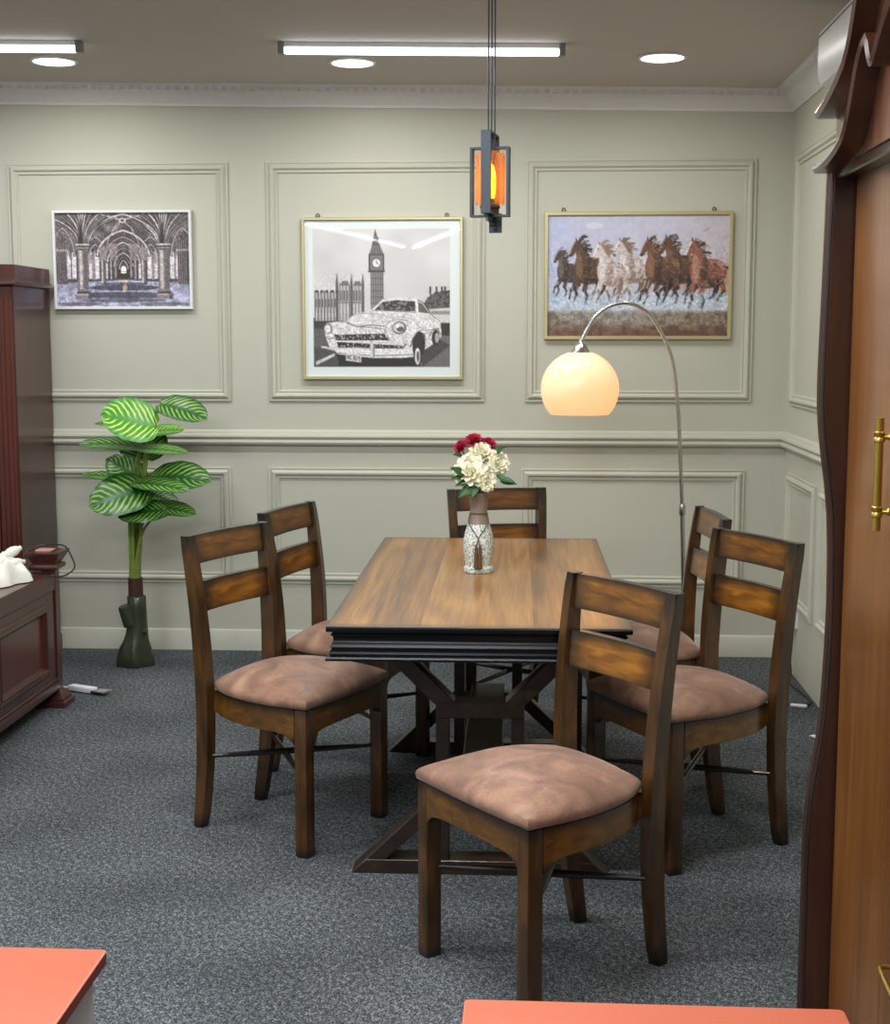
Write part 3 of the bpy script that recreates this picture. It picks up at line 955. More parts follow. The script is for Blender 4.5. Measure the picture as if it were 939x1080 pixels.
# ------------------------------------------------------------------ pictures (flat art, drawn by code)
class Canvas:
    def __init__(s, w, h, ss, bg):
        s.w, s.h, s.ss = w, h, ss
        W, H = int(w * ss), int(h * ss)
        yy, xx = np.mgrid[0:H, 0:W]
        s.x = (xx + .5) / ss; s.y = (yy + .5) / ss
        s.a = np.zeros((H, W, 3)); s.a[:] = bg
        s.rng = np.random.RandomState(3)
    def put(s, m, c, al=1.0):
        m = np.clip(m, 0, 1) * al
        s.a = s.a * (1 - m[..., None]) + np.array(c, float) * m[..., None]
    def mpoly(s, pts):
        m = np.zeros(s.x.shape, bool)
        n = len(pts)
        for i in range(n):
            x1, y1 = pts[i]; x2, y2 = pts[(i + 1) % n]
            if y1 == y2:
                continue
            c = (s.y < y1) != (s.y < y2)
            m ^= c & (s.x < (x2 - x1) * (s.y - y1) / (y2 - y1) + x1)
        return m.astype(float)
    def poly(s, pts, c, al=1.0):
        s.put(s.mpoly(pts), c, al)
    def mline(s, pts, w):
        d = np.full(s.x.shape, 1e9)
        for (x1, y1), (x2, y2) in zip(pts[:-1], pts[1:]):
            vx, vy = x2 - x1, y2 - y1
            t = np.clip(((s.x - x1) * vx + (s.y - y1) * vy) / (vx * vx + vy * vy + 1e-9), 0, 1)
            d = np.minimum(d, np.hypot(s.x - x1 - t * vx, s.y - y1 - t * vy))
        return np.clip(w / 2 - d + .5, 0, 1)
    def line(s, pts, w, c, al=1.0):
        s.put(s.mline(pts, w), c, al)
    def ell(s, cx, cy, rx, ry, c, al=1.0, rot=0):
        ca, sa = math.cos(rot), math.sin(rot)
        u = (s.x - cx) * ca + (s.y - cy) * sa; v = -(s.x - cx) * sa + (s.y - cy) * ca
        s.put(((u / rx) ** 2 + (v / ry) ** 2 < 1).astype(float), c, al)
    def rect(s, x0, y0, x1, y1, c, al=1.0):
        s.put(((s.x >= x0) & (s.x < x1) & (s.y >= y0) & (s.y < y1)).astype(float), c, al)
    def noise(s, cell):
        H, W = s.x.shape
        gh, gw = int(s.h / cell) + 3, int(s.w / cell) + 3
        g = s.rng.rand(gh, gw)
        fx_, fy_ = s.x / cell, s.y / cell
        i, j = fx_.astype(int), fy_.astype(int)
        u, v = fx_ - i, fy_ - j
        u = u * u * (3 - 2 * u); v = v * v * (3 - 2 * v)
        return (g[j, i] * (1 - u) + g[j, i + 1] * u) * (1 - v) + (g[j + 1, i] * (1 - u) + g[j + 1, i + 1] * u) * v

def print_obj(cv, wm, hm, parent, mat, name='print', nx=170):
    """lay the drawing on a fine grid; ink is stored per vertex"""
    H, W, _ = cv.a.shape
    ny = int(nx * hm / wm)
    xs = (np.arange(nx + 1) / nx * (W - 1)); ys = (np.arange(ny + 1) / ny * (H - 1))
    # box-average around every grid vertex
    k = max(1, int(W / nx / 2))
    pad = np.pad(cv.a, ((k, k), (k, k), (0, 0)), 'edge')
    acc = 0
    for dy in range(-k, k + 1):
        for dx in range(-k, k + 1):
            acc = acc + pad[(ys.astype(int) + k + dy)[:, None], (xs.astype(int) + k + dx)[None, :]]
    acc = acc / (2 * k + 1) ** 2
    v = np.clip(acc / 255.0, 0, 1)
    v = np.where(v <= .04045, v / 12.92, ((v + .055) / 1.055) ** 2.4)
    verts = [(-wm / 2 + wm * i / nx, 0, hm / 2 - hm * j / ny) for j in range(ny + 1) for i in range(nx + 1)]
    faces = [(j * (nx + 1) + i, (j + 1) * (nx + 1) + i, (j + 1) * (nx + 1) + i + 1, j * (nx + 1) + i + 1) for j in range(ny) for i in range(nx)]
    me = bpy.data.meshes.new(name)
    me.from_pydata(verts, [], faces)
    at = me.color_attributes.new('ink', 'FLOAT_COLOR', 'POINT')
    col = np.ones((len(verts), 4)); col[:, :3] = v.reshape(-1, 3)
    at.data.foreach_set('color', col.ravel())
    me.materials.append(mat)
    o = bpy.data.objects.new(name, me)
    COL.objects.link(o)
    o.parent = parent
    return o

def picture(label, cx, cz, wm, hm, fw, frame_mat, cv, mat, thick=.024, hooks=True, nx=170, tilt=0.0):
    t = thing('framed_picture', label, 'picture', (cx, D - thick - .004, cz))
    t.rotation_euler = (0, tilt, 0)
    bm = bmesh.new()
    rect_sweep(bm, -wm / 2, wm / 2, -hm / 2, hm / 2, [(0, thick), (0, .002), (.002, 0), (fw - .002, 0), (fw, .002), (fw, thick * .55)], lambda u, v, n: (u, n, v))
    obj('frame', bm, frame_mat, t)
    bm = bmesh.new(); box(bm, -wm / 2 + .003, wm / 2 - .003, thick * .62, thick + .003, -hm / 2 + .003, hm / 2 - .003); obj('backing', bm, M['dark_plastic'], t)
    p = print_obj(cv, wm - 2 * fw, hm - 2 * fw, t, mat, nx=nx)
    p.location = (0, thick * .5, 0)
    if hooks:
        for s in (-.40, .40):
            bm = bmesh.new()
            tube(bm, [(s * wm + .008 * math.cos(a), thick - .005, hm / 2 + .010 + .009 * math.sin(a)) for a in [k * 5.2 / 10 - 1.0 for k in range(11)]], .0022, 6)
            obj('hook', bm, M['dark_plastic'], t)
    return t

# --- vaulted hall of columns
cv = Canvas(535, 378, 1.8, (92, 86, 88))
n = cv.noise(9); n2 = cv.noise(30); n3 = cv.noise(4)
cv.a *= (0.50 + .55 * n2 + .45 * n * n3 + .2 * n3)[..., None]
def parch(cx, w, ys, ya, m=16):
    L = [(cx - w * (1 - (k / m) ** 1.7), ys - (ys - ya) * math.sin(1.25 * k / m) / math.sin(1.25)) for k in range(m + 1)]
    return L + [(2 * cx - x, y) for x, y in reversed(L[:-1])]
STONE, LITE, DARK = (128, 120, 120), (186, 178, 178), (40, 37, 42)
cv.rect(0, 150, 535, 275, (74, 68, 72)); cv.a *= (.8 + .4 * cv.noise(6))[..., None]
for x0, x1 in ((38, 58), (62, 80), (130, 146), (152, 172), (196, 206), (330, 340), (366, 384), (390, 408), (456, 474), (478, 492)):
    cv.rect(x0, 176, x1, 264, (214, 208, 216), .85); cv.ell((x0 + x1) / 2, 178, (x1 - x0) / 2, 30, (206, 200, 206), .8)
fy = 272 - 0 * cv.x
floor_m = (cv.y > 268 + 16 * np.abs((cv.x - 270) / 270)).astype(float)
cv.put(floor_m, (150, 150, 172)); cv.a *= np.where(floor_m > 0, (.70 + .42 * cv.noise(18) + .16 * cv.noise(5)), 1)[..., None]
for cx, yy, rx, ry, al in ((270, 300, 140, 12, .75), (270, 330, 200, 13, .7), (270, 352, 170, 8, .55), (90, 366, 90, 8, .5), (430, 366, 100, 8, .5), (270, 284, 90, 6, .6)):
    cv.ell(cx, yy, rx, ry, (46, 44, 54), al)
for cx in (150, 388):                                   # side bays seen between the near columns
    for w_, ys, ya, lw in ((44, 178, 96, 5), (30, 190, 126, 4), (20, 200, 150, 3)):
        cv.line(parch(cx + (8 if cx < 270 else -8), w_, ys, ya), lw + 4, DARK, .8); cv.line(parch(cx + (8 if cx < 270 else -8), w_, ys, ya), lw, LITE, .8)
    cv.rect(cx - 6, 170, cx + 6, 268, STONE)
for cx in (28, 508):
    for w_, ys, ya, lw in ((46, 170, 60, 6), (30, 180, 110, 4)):
        cv.line(parch(cx, w_, ys, ya), lw + 4, DARK, .8); cv.line(parch(cx, w_, ys, ya), lw, LITE, .7)
for w_, ys, ya, lw, c in ((146, 140, 4, 8, LITE), (104, 168, 70, 8, LITE), (82, 184, 96, 7, STONE), (64, 196, 118, 6, LITE), (50, 206, 140, 5, STONE), (38, 214, 160, 4, LITE), (27, 222, 176, 3, STONE), (18, 228, 190, 3, LITE)):
    cv.line(parch(270, w_, ys, ya), lw + 7, DARK); cv.line(parch(270, w_, ys, ya), lw, c)
for dx in (-1, 1):                                       # ribs crossing the crown of the near vault
    cv.line([(270 + dx * 16, 24), (270 + dx * 70, 10), (270 + dx * 96, -4)], 6, LITE, .8); cv.line([(270, 28), (270 + dx * 34, 60), (270 + dx * 60, 110), (270 + dx * 70, 168)], 4, LITE, .7)
cv.ell(270, 30, 14, 10, LITE); cv.ell(270, 30, 7, 5, DARK)
cv.rect(244, 226, 296, 262, (48, 44, 46)); cv.ell(270, 228, 11, 15, (246, 236, 220)); cv.rect(259, 228, 281, 241, (246, 236, 220)); cv.rect(259, 233, 281, 236, (120, 112, 104))
cv.ell(274, 274, 13, 5, (240, 206, 172), .8); cv.ell(274, 300, 9, 14, (226, 190, 160), .6)
for cx, hw, yb_ in ((190, 9, 288), (352, 9, 288), (222, 5, 272), (320, 5, 272), (240, 4, 266), (302, 4, 266)):
    cv.poly([(cx - hw * 2.4, 110 + hw * 3), (cx + hw * 2.4, 110 + hw * 3), (cx + hw, 190), (cx - hw, 190)], STONE, .9)
    cv.rect(cx - hw, 186, cx + hw, yb_, (104, 97, 97)); cv.rect(cx - hw, 186, cx - hw * .3, yb_, LITE, .85); cv.rect(cx + hw * .5, 186, cx + hw, yb_, DARK, .7)
    cv.rect(cx - hw - 4, 184, cx + hw + 4, 190, STONE); cv.rect(cx - hw - 4, yb_ - 6, cx + hw + 4, yb_, DARK, .7)
for cx in (107, 432):                                    # clustered ribs springing from the two near capitals
    for dx in (-118, -88, -58, -36, -18, -6, 6, 18, 40, 66, 96, 128):
        ty = -14 + abs(dx) * .28
        pts = [(cx + dx * .14 + dx * .86 * (k / 12) ** 2.1, 128 - (128 - ty) * (k / 12) ** .85) for k in range(13)]
        cv.line(pts, 13 if abs(dx) < 60 else 10, DARK, .95); cv.line(pts, 6 if abs(dx) < 60 else 5, LITE if int(abs(dx)) % 4 else STONE, .95)
for cx, x0, x1 in ((107, 86, 128), (432, 410, 454)):
    for k in range(14):
        t = k / 13
        v_ = 70 + 110 * math.exp(-((t - .28) / .22) ** 2) + 26 * t
        xa = x0 + (x1 - x0) * k / 14
        cv.rect(xa, 146, xa + (x1 - x0) / 14 + .6, 320, (v_, v_ * .955, v_ * .96))
    cv.poly([(x0 - 9, 122), (x1 + 9, 122), (x1, 150), (x0, 150)], STONE); cv.rect(x0 - 7, 130, x1 + 7, 135, DARK); cv.rect(x0 - 8, 124, x1 + 8, 129, LITE); cv.rect(x0 - 3, 144, x1 + 3, 148, DARK)
    cv.poly([(x0 - 2, 306), (x1 + 2, 306), (x1 + 14, 346), (x0 - 14, 346)], (120, 113, 116)); cv.rect(x0 - 5, 316, x1 + 5, 321, DARK); cv.rect(x0 - 8, 326, x1 + 8, 330, LITE, .8); cv.rect(x1 - 4, 322, x1 + 12, 346, DARK, .5)
for x0, x1 in ((6, 44), (486, 528)):
    cv.rect(x0, 110, x1, 286, (66, 60, 64))
    for k in range(5):
        cv.rect(x0 + k * 8, 110, x0 + k * 8 + 3, 286, STONE, .9)
    cv.rect(x0 - 4, 146, x1 + 4, 152, LITE, .7)
cv.a *= (.80 + .40 * cv.noise(5))[..., None] * 1.10
picture('wide white-framed picture of a grey vaulted hall of columns', -1.989, 1.940, .688, .478, .013, M['white_frame'], cv, M['print_matte'], hooks=False, nx=190)

# --- old car in front of a clock tower, black and white with a white margin
cv = Canvas(734, 742, 1.4, (222, 232, 232))
ox, oy = 102 - 138 + 74, 0   # local drawing frame: x-100, y-100 of the sketch
X = lambda x: x - 102
Y = lambda y: y - 100
ink = lambda v: (v, v, v)
cv.rect(X(140), Y(140), X(788), Y(795), ink(200))
sky = (cv.x > X(140)) & (cv.x < X(788)) & (cv.y > Y(140)) & (cv.y < Y(560))
cv.put(sky.astype(float) * cv.noise(90), ink(222), .9)
cv.put(((cv.y > Y(560)) & (cv.y < Y(795)) & (cv.x > X(140)) & (cv.x < X(788))).astype(float), ink(74))
cv.poly([(X(640), Y(640)), (X(788), Y(600)), (X(788), Y(795)), (X(560), Y(795))], ink(104))
cv.rect(X(140), Y(575), X(330), Y(612), ink(58)); cv.rect(X(140), Y(612), X(250), Y(700), ink(92))
cv.poly([(X(150), Y(770)), (X(240), Y(728)), (X(240), Y(742)), (X(150), Y(788))], ink(200))
# long pinnacled building
cv.rect(X(145), Y(440), X(245), Y(575), ink(176)); cv.rect(X(248), Y(405), X(380), Y(575), ink(184))
for k in range(7):
    x = 146 + k * 15
    cv.rect(X(x), Y(430), X(x + 4), Y(575), ink(60)); cv.rect(X(x + 6), Y(470), X(x + 11), Y(510), ink(84)); cv.rect(X(x + 6), Y(535), X(x + 11), Y(560), ink(205))
for k in range(9):
    x = 250 + k * 15
    cv.rect(X(x), Y(392 if k % 2 else 405), X(x + 3), Y(575), ink(70)); cv.rect(X(x + 5), Y(430), X(x + 11), Y(480), ink(96)); cv.rect(X(x + 5), Y(500), X(x + 11), Y(540), ink(200)); cv.rect(X(x + 4), Y(485), X(x + 13), Y(490), ink(80))
for x, t in ((253, 345), (322, 345), (376, 348)):
    cv.poly([(X(x - 7), Y(575)), (X(x - 6), Y(395)), (X(x), Y(t)), (X(x + 6), Y(395)), (X(x + 7), Y(575))], ink(92))
for x in range(146, 245, 24):
    cv.poly([(X(x), Y(440)), (X(x + 7), Y(428)), (X(x + 16), Y(428)), (X(x + 20), Y(440))], ink(66))
cv.poly([(X(262), Y(408)), (X(280), Y(385)), (X(304), Y(385)), (X(314), Y(408))], ink(112)); cv.poly([(X(328), Y(408)), (X(340), Y(386)), (X(362), Y(386)), (X(372), Y(408))], ink(112))
# plain gothic clock tower
cv.rect(X(412), Y(340), X(474), Y(520), ink(136))
for k in range(6):
    cv.rect(X(414 + k * 11), Y(345), X(417 + k * 11), Y(500), ink(82))
for k in range(5):
    cv.rect(X(412), Y(370 + k * 30), X(474), Y(374 + k * 30), ink(90))
cv.rect(X(404), Y(262), X(478), Y(342), ink(122)); cv.rect(X(404), Y(262), X(411), Y(342), ink(64)); cv.rect(X(471), Y(262), X(478), Y(342), ink(64))
cv.rect(X(402), Y(335), X(480), Y(345), ink(70)); cv.rect(X(404), Y(258), X(478), Y(266), ink(80))
cv.ell(X(441), Y(301), 23, 24, ink(70)); cv.ell(X(441), Y(301), 19, 20, ink(228)); cv.line([(X(441), Y(288)), (X(441), Y(301)), (X(450), Y(306))], 3, ink(60))
cv.poly([(X(406), Y(260)), (X(416), Y(232)), (X(420), Y(214)), (X(458), Y(214)), (X(464), Y(232)), (X(476), Y(260))], ink(92))
cv.poly([(X(420), Y(216)), (X(428), Y(178)), (X(436), Y(140)), (X(446), Y(178)), (X(457), Y(216))], ink(84)); cv.rect(X(424), Y(180), X(452), Y(186), ink(60))
for k in range(5):
    cv.line([(X(414 + k * 13), Y(256)), (X(420 + k * 9), Y(220))], 3, ink(150))
# trees and roofs on the right, a second pale car
cv.poly([(X(660), Y(505)), (X(684), Y(465)), (X(720), Y(438)), (X(788), Y(430)), (X(788), Y(520)), (X(670), Y(520))], ink(96))
tr = (cv.mpoly([(X(655), Y(510)), (X(684), Y(460)), (X(720), Y(436)), (X(788), Y(428)), (X(788), Y(515))]))
cv.put(tr * (cv.noise(7) > .5), ink(58)); 
for x in (690, 720, 745, 760):
    cv.rect(X(x), Y(412), X(x + 9), Y(450), ink(60))
cv.poly([(X(690), Y(520)), (X(788), Y(512)), (X(788), Y(585)), (X(700), Y(590))], ink(206)); cv.rect(X(700), Y(528), X(788), Y(545), ink(140)); cv.rect(X(740), Y(585), X(788), Y(645), ink(44))
# the car: shadow, body, cabin, grille, bumper, lamps, wheels
cv.poly([(X(250), Y(735)), (X(640), Y(745)), (X(650), Y(792)), (X(260), Y(792))], ink(34)); cv.poly([(X(640), Y(740)), (X(735), Y(660)), (X(788), Y(690)), (X(660), Y(795))], ink(66))
body = [(192, 600), (205, 582), (300, 575), (330, 545), (420, 520), (470, 472), (560, 462), (630, 466), (672, 500), (700, 540), (742, 575), (748, 640), (735, 668), (655, 720), (640, 745), (560, 752), (420, 752), (260, 735), (215, 700), (196, 650)]
cv.poly([(X(a), Y(b)) for a, b in body], ink(214))
bmask = cv.mpoly([(X(a), Y(b)) for a, b in body])
cv.put(bmask, ink(222)); cv.put(bmask * np.clip((cv.noise(16) - .45) * 3, 0, 1), ink(182), .6); cv.put(bmask * np.clip((cv.noise(7) - .5) * 3, 0, 1), ink(246), .7); cv.put(bmask * np.clip((cv.noise(6) - .7) * 4, 0, 1), ink(130), .5)
for pts, w_, v_ in (([(205, 585), (250, 578), (300, 580), (340, 600), (470, 612), (492, 640), (500, 668)], 4, 110), ([(330, 548), (372, 538), (470, 545), (500, 560), (560, 556), (610, 566), (640, 600)], 3, 140),
                    ([(500, 668), (478, 640), (480, 600), (505, 575), (548, 566), (590, 574)], 5, 150), ([(196, 650), (215, 662), (240, 652)], 4, 90), ([(600, 700), (612, 660), (640, 625), (668, 640), (668, 700)], 6, 60),
                    ([(690, 650), (705, 616), (730, 612), (742, 640)], 5, 70), ([(672, 500), (700, 545), (742, 580)], 3, 90), ([(330, 552), (352, 575), (420, 578), (470, 560)], 2, 150)):
    cv.line([(X(a), Y(b)) for a, b in pts], w_, ink(v_), .85)
cv.poly([(X(a), Y(b)) for a, b in ((428, 522), (470, 484), (540, 476), (622, 482), (626, 530))], ink(52)); cv.line([(X(428), Y(522)), (X(470), Y(482)), (X(540), Y(474)), (X(624), Y(480))], 4, ink(232))
cv.put(cv.mpoly([(X(a), Y(b)) for a, b in ((428, 522), (470, 484), (540, 476), (622, 482), (626, 530))]) * (cv.noise(8) > .6), ink(120))
cv.poly([(X(a), Y(b)) for a, b in ((636, 484), (660, 496), (690, 540), (640, 534))], ink(92)); cv.line([(X(636), Y(476)), (X(664), Y(492)), (X(698), Y(542))], 4, ink(40))
cv.line([(X(420), Y(524)), (X(626), Y(534))], 3, ink(96)); cv.line([(X(300), Y(585)), (X(350), Y(602)), (X(420), Y(594)), (X(476), Y(600))], 5, ink(120)); cv.line([(X(300), Y(592)), (X(480), Y(636))], 2, ink(160))
cv.poly([(X(a), Y(b)) for a, b in ((236, 640), (480, 636), (500, 668), (250, 668))], ink(42)); cv.poly([(X(a), Y(b)) for a, b in ((250, 675), (540, 690), (590, 684), (560, 708), (256, 702))], ink(38))
gm = cv.mpoly([(X(236), Y(636)), (X(590), Y(636)), (X(590), Y(708)), (X(236), Y(708))])
cv.put(gm * (cv.noise(6) > .68), ink(190), .9)
cv.line([(X(240), Y(670)), (X(420), Y(682)), (X(570), Y(690))], 7, ink(214))
cv.poly([(X(a), Y(b)) for a, b in ((236, 706), (420, 716), (610, 706), (640, 716), (610, 744), (420, 750), (250, 732))], ink(226)); cv.line([(X(245), Y(728)), (X(420), Y(742)), (X(610), Y(736))], 4, ink(110))
cv.rect(X(410), Y(680), X(428), Y(750), ink(206)); cv.rect(X(424), Y(684), X(429), Y(748), ink(90))
cv.ell(X(548), Y(608), 34, 30, ink(96)); cv.ell(X(546), Y(607), 27, 24, ink(200)); cv.ell(X(552), Y(614), 18, 12, ink(90)); cv.ell(X(540), Y(600), 9, 7, ink(240))
cv.ell(X(210), Y(612), 20, 25, ink(120)); cv.ell(X(207), Y(613), 15, 20, ink(220))
cv.ell(X(640), Y(690), 30, 64, ink(40), 1, .05); cv.ell(X(634), Y(742), 20, 50, ink(48)); cv.ell(X(634), Y(744), 13, 40, ink(220)); cv.ell(X(636), Y(744), 7, 26, ink(90))
cv.ell(X(720), Y(655), 18, 38, ink(42)); cv.ell(X(726), Y(656), 10, 24, ink(170)); cv.line([(X(640), Y(622)), (X(735), Y(612))], 3, ink(130))
cv.line([(X(180), Y(700)), (X(240), Y(712))], 12, ink(200)); cv.line([(X(186), Y(706)), (X(240), Y(720))], 4, ink(90))
cv.poly([(X(a), Y(b)) for a, b in ((290, 728), (366, 738), (366, 774), (293, 764))], ink(216))
# number plate characters, soft and small as in the print
SEG = {'H': [((0, 0), (0, 1)), ((1, 0), (1, 1)), ((0, .5), (1, .5))], 'K': [((0, 0), (0, 1)), ((1, 0), (0, .5)), ((0, .5), (1, 1))],
       '3': [((0, 0), (1, 0)), ((1, 0), (1, 1)), ((0, .5), (1, .5)), ((0, 1), (1, 1))], '6': [((1, 0), (0, 0)), ((0, 0), (0, 1)), ((0, 1), (1, 1)), ((1, 1), (1, .5)), ((1, .5), (0, .5))],
       '9': [((1, 1), (1, 0)), ((1, 0), (0, 0)), ((0, 0), (0, .5)), ((0, .5), (1, .5)), ((0, 1), (1, 1))]}
for k, chh in enumerate('HK369'):
    for (a, b), (c, d) in SEG[chh]:
        x = 297 + k * 13.5; y = 738 + k * 1.7
        cv.line([(X(x + a * 8), Y(y + b * 20)), (X(x + c * 8), Y(y + d * 20))], 3, ink(70))
inside = (cv.x > X(140)) & (cv.x < X(788)) & (cv.y > Y(140)) & (cv.y < Y(795))
g = np.where(cv.y > Y(575), .82 + .36 * cv.noise(4), .92 + .16 * cv.noise(4))
skyb = cv.mpoly([(X(140), Y(345)), (X(788), Y(345)), (X(788), Y(412)), (X(700), Y(412)), (X(640), Y(460)), (X(478), Y(470)), (X(478), Y(345)), (X(404), Y(345)), (X(404), Y(500)), (X(386), Y(500)), (X(386), Y(345))])
g = np.where(skyb > 0, 1.0, g)
cv.a *= np.where(inside & (cv.y > Y(345)), g, 1)[..., None]
mg = np.where(inside, 0, 1).astype(float)
cv.put(mg, (222, 232, 232))
picture('square black and white picture of an old car before a clock tower', -.714, 1.750, .782, .778, .014, M['gold_frame'], cv, M['print_gloss'], nx=210)

# --- seven running horses
cv = Canvas(745, 495, 1.5, (184, 184, 208))
cv.put(cv.noise(120), (196, 196, 214), .8); cv.put(np.clip((cv.x - 450) / 300, 0, 1), (190, 178, 184), .7); cv.put(np.clip((200 - cv.x) / 220, 0, 1), (164, 178, 214), .6)
cv.ell(190, 42, 34, 12, (214, 220, 230), .6)
dust = np.clip((cv.y - 250) / 80, 0, 1) * np.clip((430 - cv.y) / 50, 0, 1)
cv.put(dust * (.35 + .65 * cv.noise(26)), (176, 190, 208), .9); cv.put(np.clip((cv.x - 330) / 250, 0, 1) * np.clip((cv.y - 170) / 90, 0, 1) * np.clip((330 - cv.y) / 50, 0, 1), (176, 132, 122), .8)
horses = [(40, 150, .72, (74, 62, 54), (50, 44, 42), (120, 108, 98)), (112, 108, 1.0, (84, 62, 46), (40, 34, 32), (134, 104, 78)), (207, 122, .96, (196, 186, 186), (130, 106, 92), (224, 218, 220)),
          (292, 108, .98, (190, 180, 180), (110, 88, 74), (222, 216, 216)), (405, 104, 1.04, (104, 70, 54), (42, 34, 32), (150, 112, 92)), (482, 96, 1.06, (92, 66, 52), (44, 38, 36), (132, 104, 86)), (590, 110, 1.08, (140, 88, 72), (46, 40, 38), (190, 148, 132))]
order = [0, 1, 3, 2, 5, 4, 6]
for hi in order:
    hx, hy, s, base, dk, lt = horses[hi]
    Q = lambda pts: [(hx + a * s, hy + b * s) for a, b in pts]
    # hind quarters and body
    cv.poly(Q([(22, 78), (60, 62), (105, 66), (132, 84), (138, 120), (122, 158), (92, 172), (54, 176), (26, 168), (8, 140)]), base)
    cv.poly(Q([(92, 66), (120, 72), (136, 96), (128, 110), (104, 88)]), lt, .7)
    # far legs, then near legs at the gallop
    for pts, c in (([(24, 150), (6, 182), (-16, 200), (-22, 232)], dk), ([(104, 150), (96, 186), (84, 206), (72, 214)], dk), ([(50, 160), (40, 196), (52, 222), (44, 250)], base), ([(14, 150), (2, 190), (8, 216), (-6, 246)], base), ([(118, 144), (126, 184), (112, 206), (104, 220)], base)):
        q = Q(pts)
        cv.line(q[:2], 20 * s, c); cv.line(q[1:3], 11 * s, dk if c == base else c); cv.line(q[2:], 8 * s, dk)
    # brushed light and dark over the body
    bm_ = cv.mpoly(Q([(22, 78), (60, 62), (105, 66), (132, 84), (138, 120), (122, 158), (92, 172), (54, 176), (26, 168), (8, 140)]))
    cv.put(bm_ * np.clip((cv.y - hy - 118 * s) / (40 * s), 0, 1), dk, .75); cv.put(bm_ * (cv.noise(9) > .62), lt, .5); cv.put(bm_ * (cv.noise(6) > .7), dk, .5)
    # chest and neck
    cv.poly(Q([(0, 14), (22, 0), (42, 26), (62, 62), (70, 110), (48, 150), (18, 160), (0, 138), (-4, 100), (6, 62)]), base)
    cv.poly(Q([(6, 60), (16, 40), (30, 70), (34, 120), (20, 148), (6, 130)]), lt, .55)
    cv.poly(Q([(40, 90), (66, 108), (60, 140), (38, 156), (30, 130)]), dk, .45)
    nm_ = cv.mpoly(Q([(0, 14), (22, 0), (42, 26), (62, 62), (70, 110), (48, 150), (18, 160), (0, 138), (-4, 100), (6, 62)]))
    cv.put(nm_ * np.clip((cv.x - hx - 30 * s) / (30 * s), 0, 1), dk, .55); cv.put(nm_ * (cv.noise(7) > .64), lt, .5)
    # head pointing down left
    cv.poly(Q([(6, -6), (20, 0), (22, 20), (6, 36), (-8, 56), (-18, 60), (-24, 52), (-18, 34), (-8, 10)]), base)
    cv.line(Q([(0, 0), (-12, 24), (-20, 48)]), 6 * s, lt if hi != 6 else (226, 220, 218)); cv.ell(hx - 18 * s, hy + 55 * s, 6 * s, 6 * s, dk); cv.ell(hx + 0 * s, hy + 16 * s, 3 * s, 3 * s, (24, 20, 20))
    cv.poly(Q([(2, -4), (2, -20), (10, -4)]), dk); cv.poly(Q([(12, -2), (17, -18), (20, 0)]), dk)
    # flying mane and tail
    rr = np.random.RandomState(hi + 11)
    for k in range(16):
        t0 = k / 16
        x0, y0 = 14 + 34 * t0, -4 + 52 * t0
        dx, dy = rr.uniform(14, 40), rr.uniform(-26, 14)
        cv.line(Q([(x0, y0), (x0 + dx * .4, y0 + dy * .7 - 3), (x0 + dx * .8, y0 + dy)]), rr.uniform(4, 9) * s, dk if k % 3 else ((150, 124, 100) if hi > 1 else (92, 84, 74)), .85)
    if hi == 6:
        for k in range(8):
            cv.line(Q([(130, 92), (150 + k * 2, 96 + 4 * k), (172, 110 + 8 * k)]), 4, (56, 40, 36), .8)
# splashing water, sand and scattered highlights
sp = np.clip((cv.y - 300) / 60, 0, 1) * np.clip((410 - cv.y) / 50, 0, 1)
cv.put(sp * (cv.noise(16) > .52), (186, 204, 220), .6); cv.put(sp * (cv.noise(7) > .68), (222, 228, 232), .7); cv.put(sp * (cv.noise(11) > .72), (128, 160, 186), .7)
rr = np.random.RandomState(4)
for k in range(60):
    x, y = rr.uniform(10, 735), rr.uniform(280, 385)
    a = rr.uniform(-1.9, -.4)
    ln = rr.uniform(10, 40)
    cv.line([(x, y), (x + ln * math.cos(a), y + ln * math.sin(a))], rr.uniform(1.5, 4), (208, 216, 224) if k % 3 else (110, 108, 112), .7)
gr = np.clip((cv.y - 385) / 22, 0, 1)
cv.put(gr, (118, 104, 90)); cv.put(gr * (cv.noise(13) > .5), (146, 136, 116), .7); cv.put(gr * (cv.noise(20) > .6), (84, 68, 56), .7)
cv.put(np.clip((cv.y - 440) / 40, 0, 1), (96, 62, 50), .65); cv.put(np.clip((cv.y - 380) / 30, 0, 1) * np.clip((460 - cv.y) / 30, 0, 1) * np.clip((330 - np.abs(cv.x - 260)) / 200, 0, 1), (168, 184, 198), .35)
for k in range(150):
    x, y = rr.uniform(20, 735), rr.normal(418, 18)
    cv.ell(x, y, rr.uniform(1, 2.6), rr.uniform(1, 2), (224, 206, 160), .85)
for k in range(14):
    x, y = rr.uniform(560, 740), rr.uniform(60, 190)
    cv.line([(x, y), (x + 22, y - 14)], rr.uniform(1.5, 5), (150, 138, 140), .7)
cv.a *= np.where(cv.y > 130, (.86 + .26 * cv.noise(5)), .97 + .06 * cv.noise(14))[..., None] * 1.04
picture('wide gold-framed painting of seven running horses, behind the arc lamp', .516, 1.857, .893, .605, .017, M['gold_frame'], cv, M['print_matte'], nx=220)

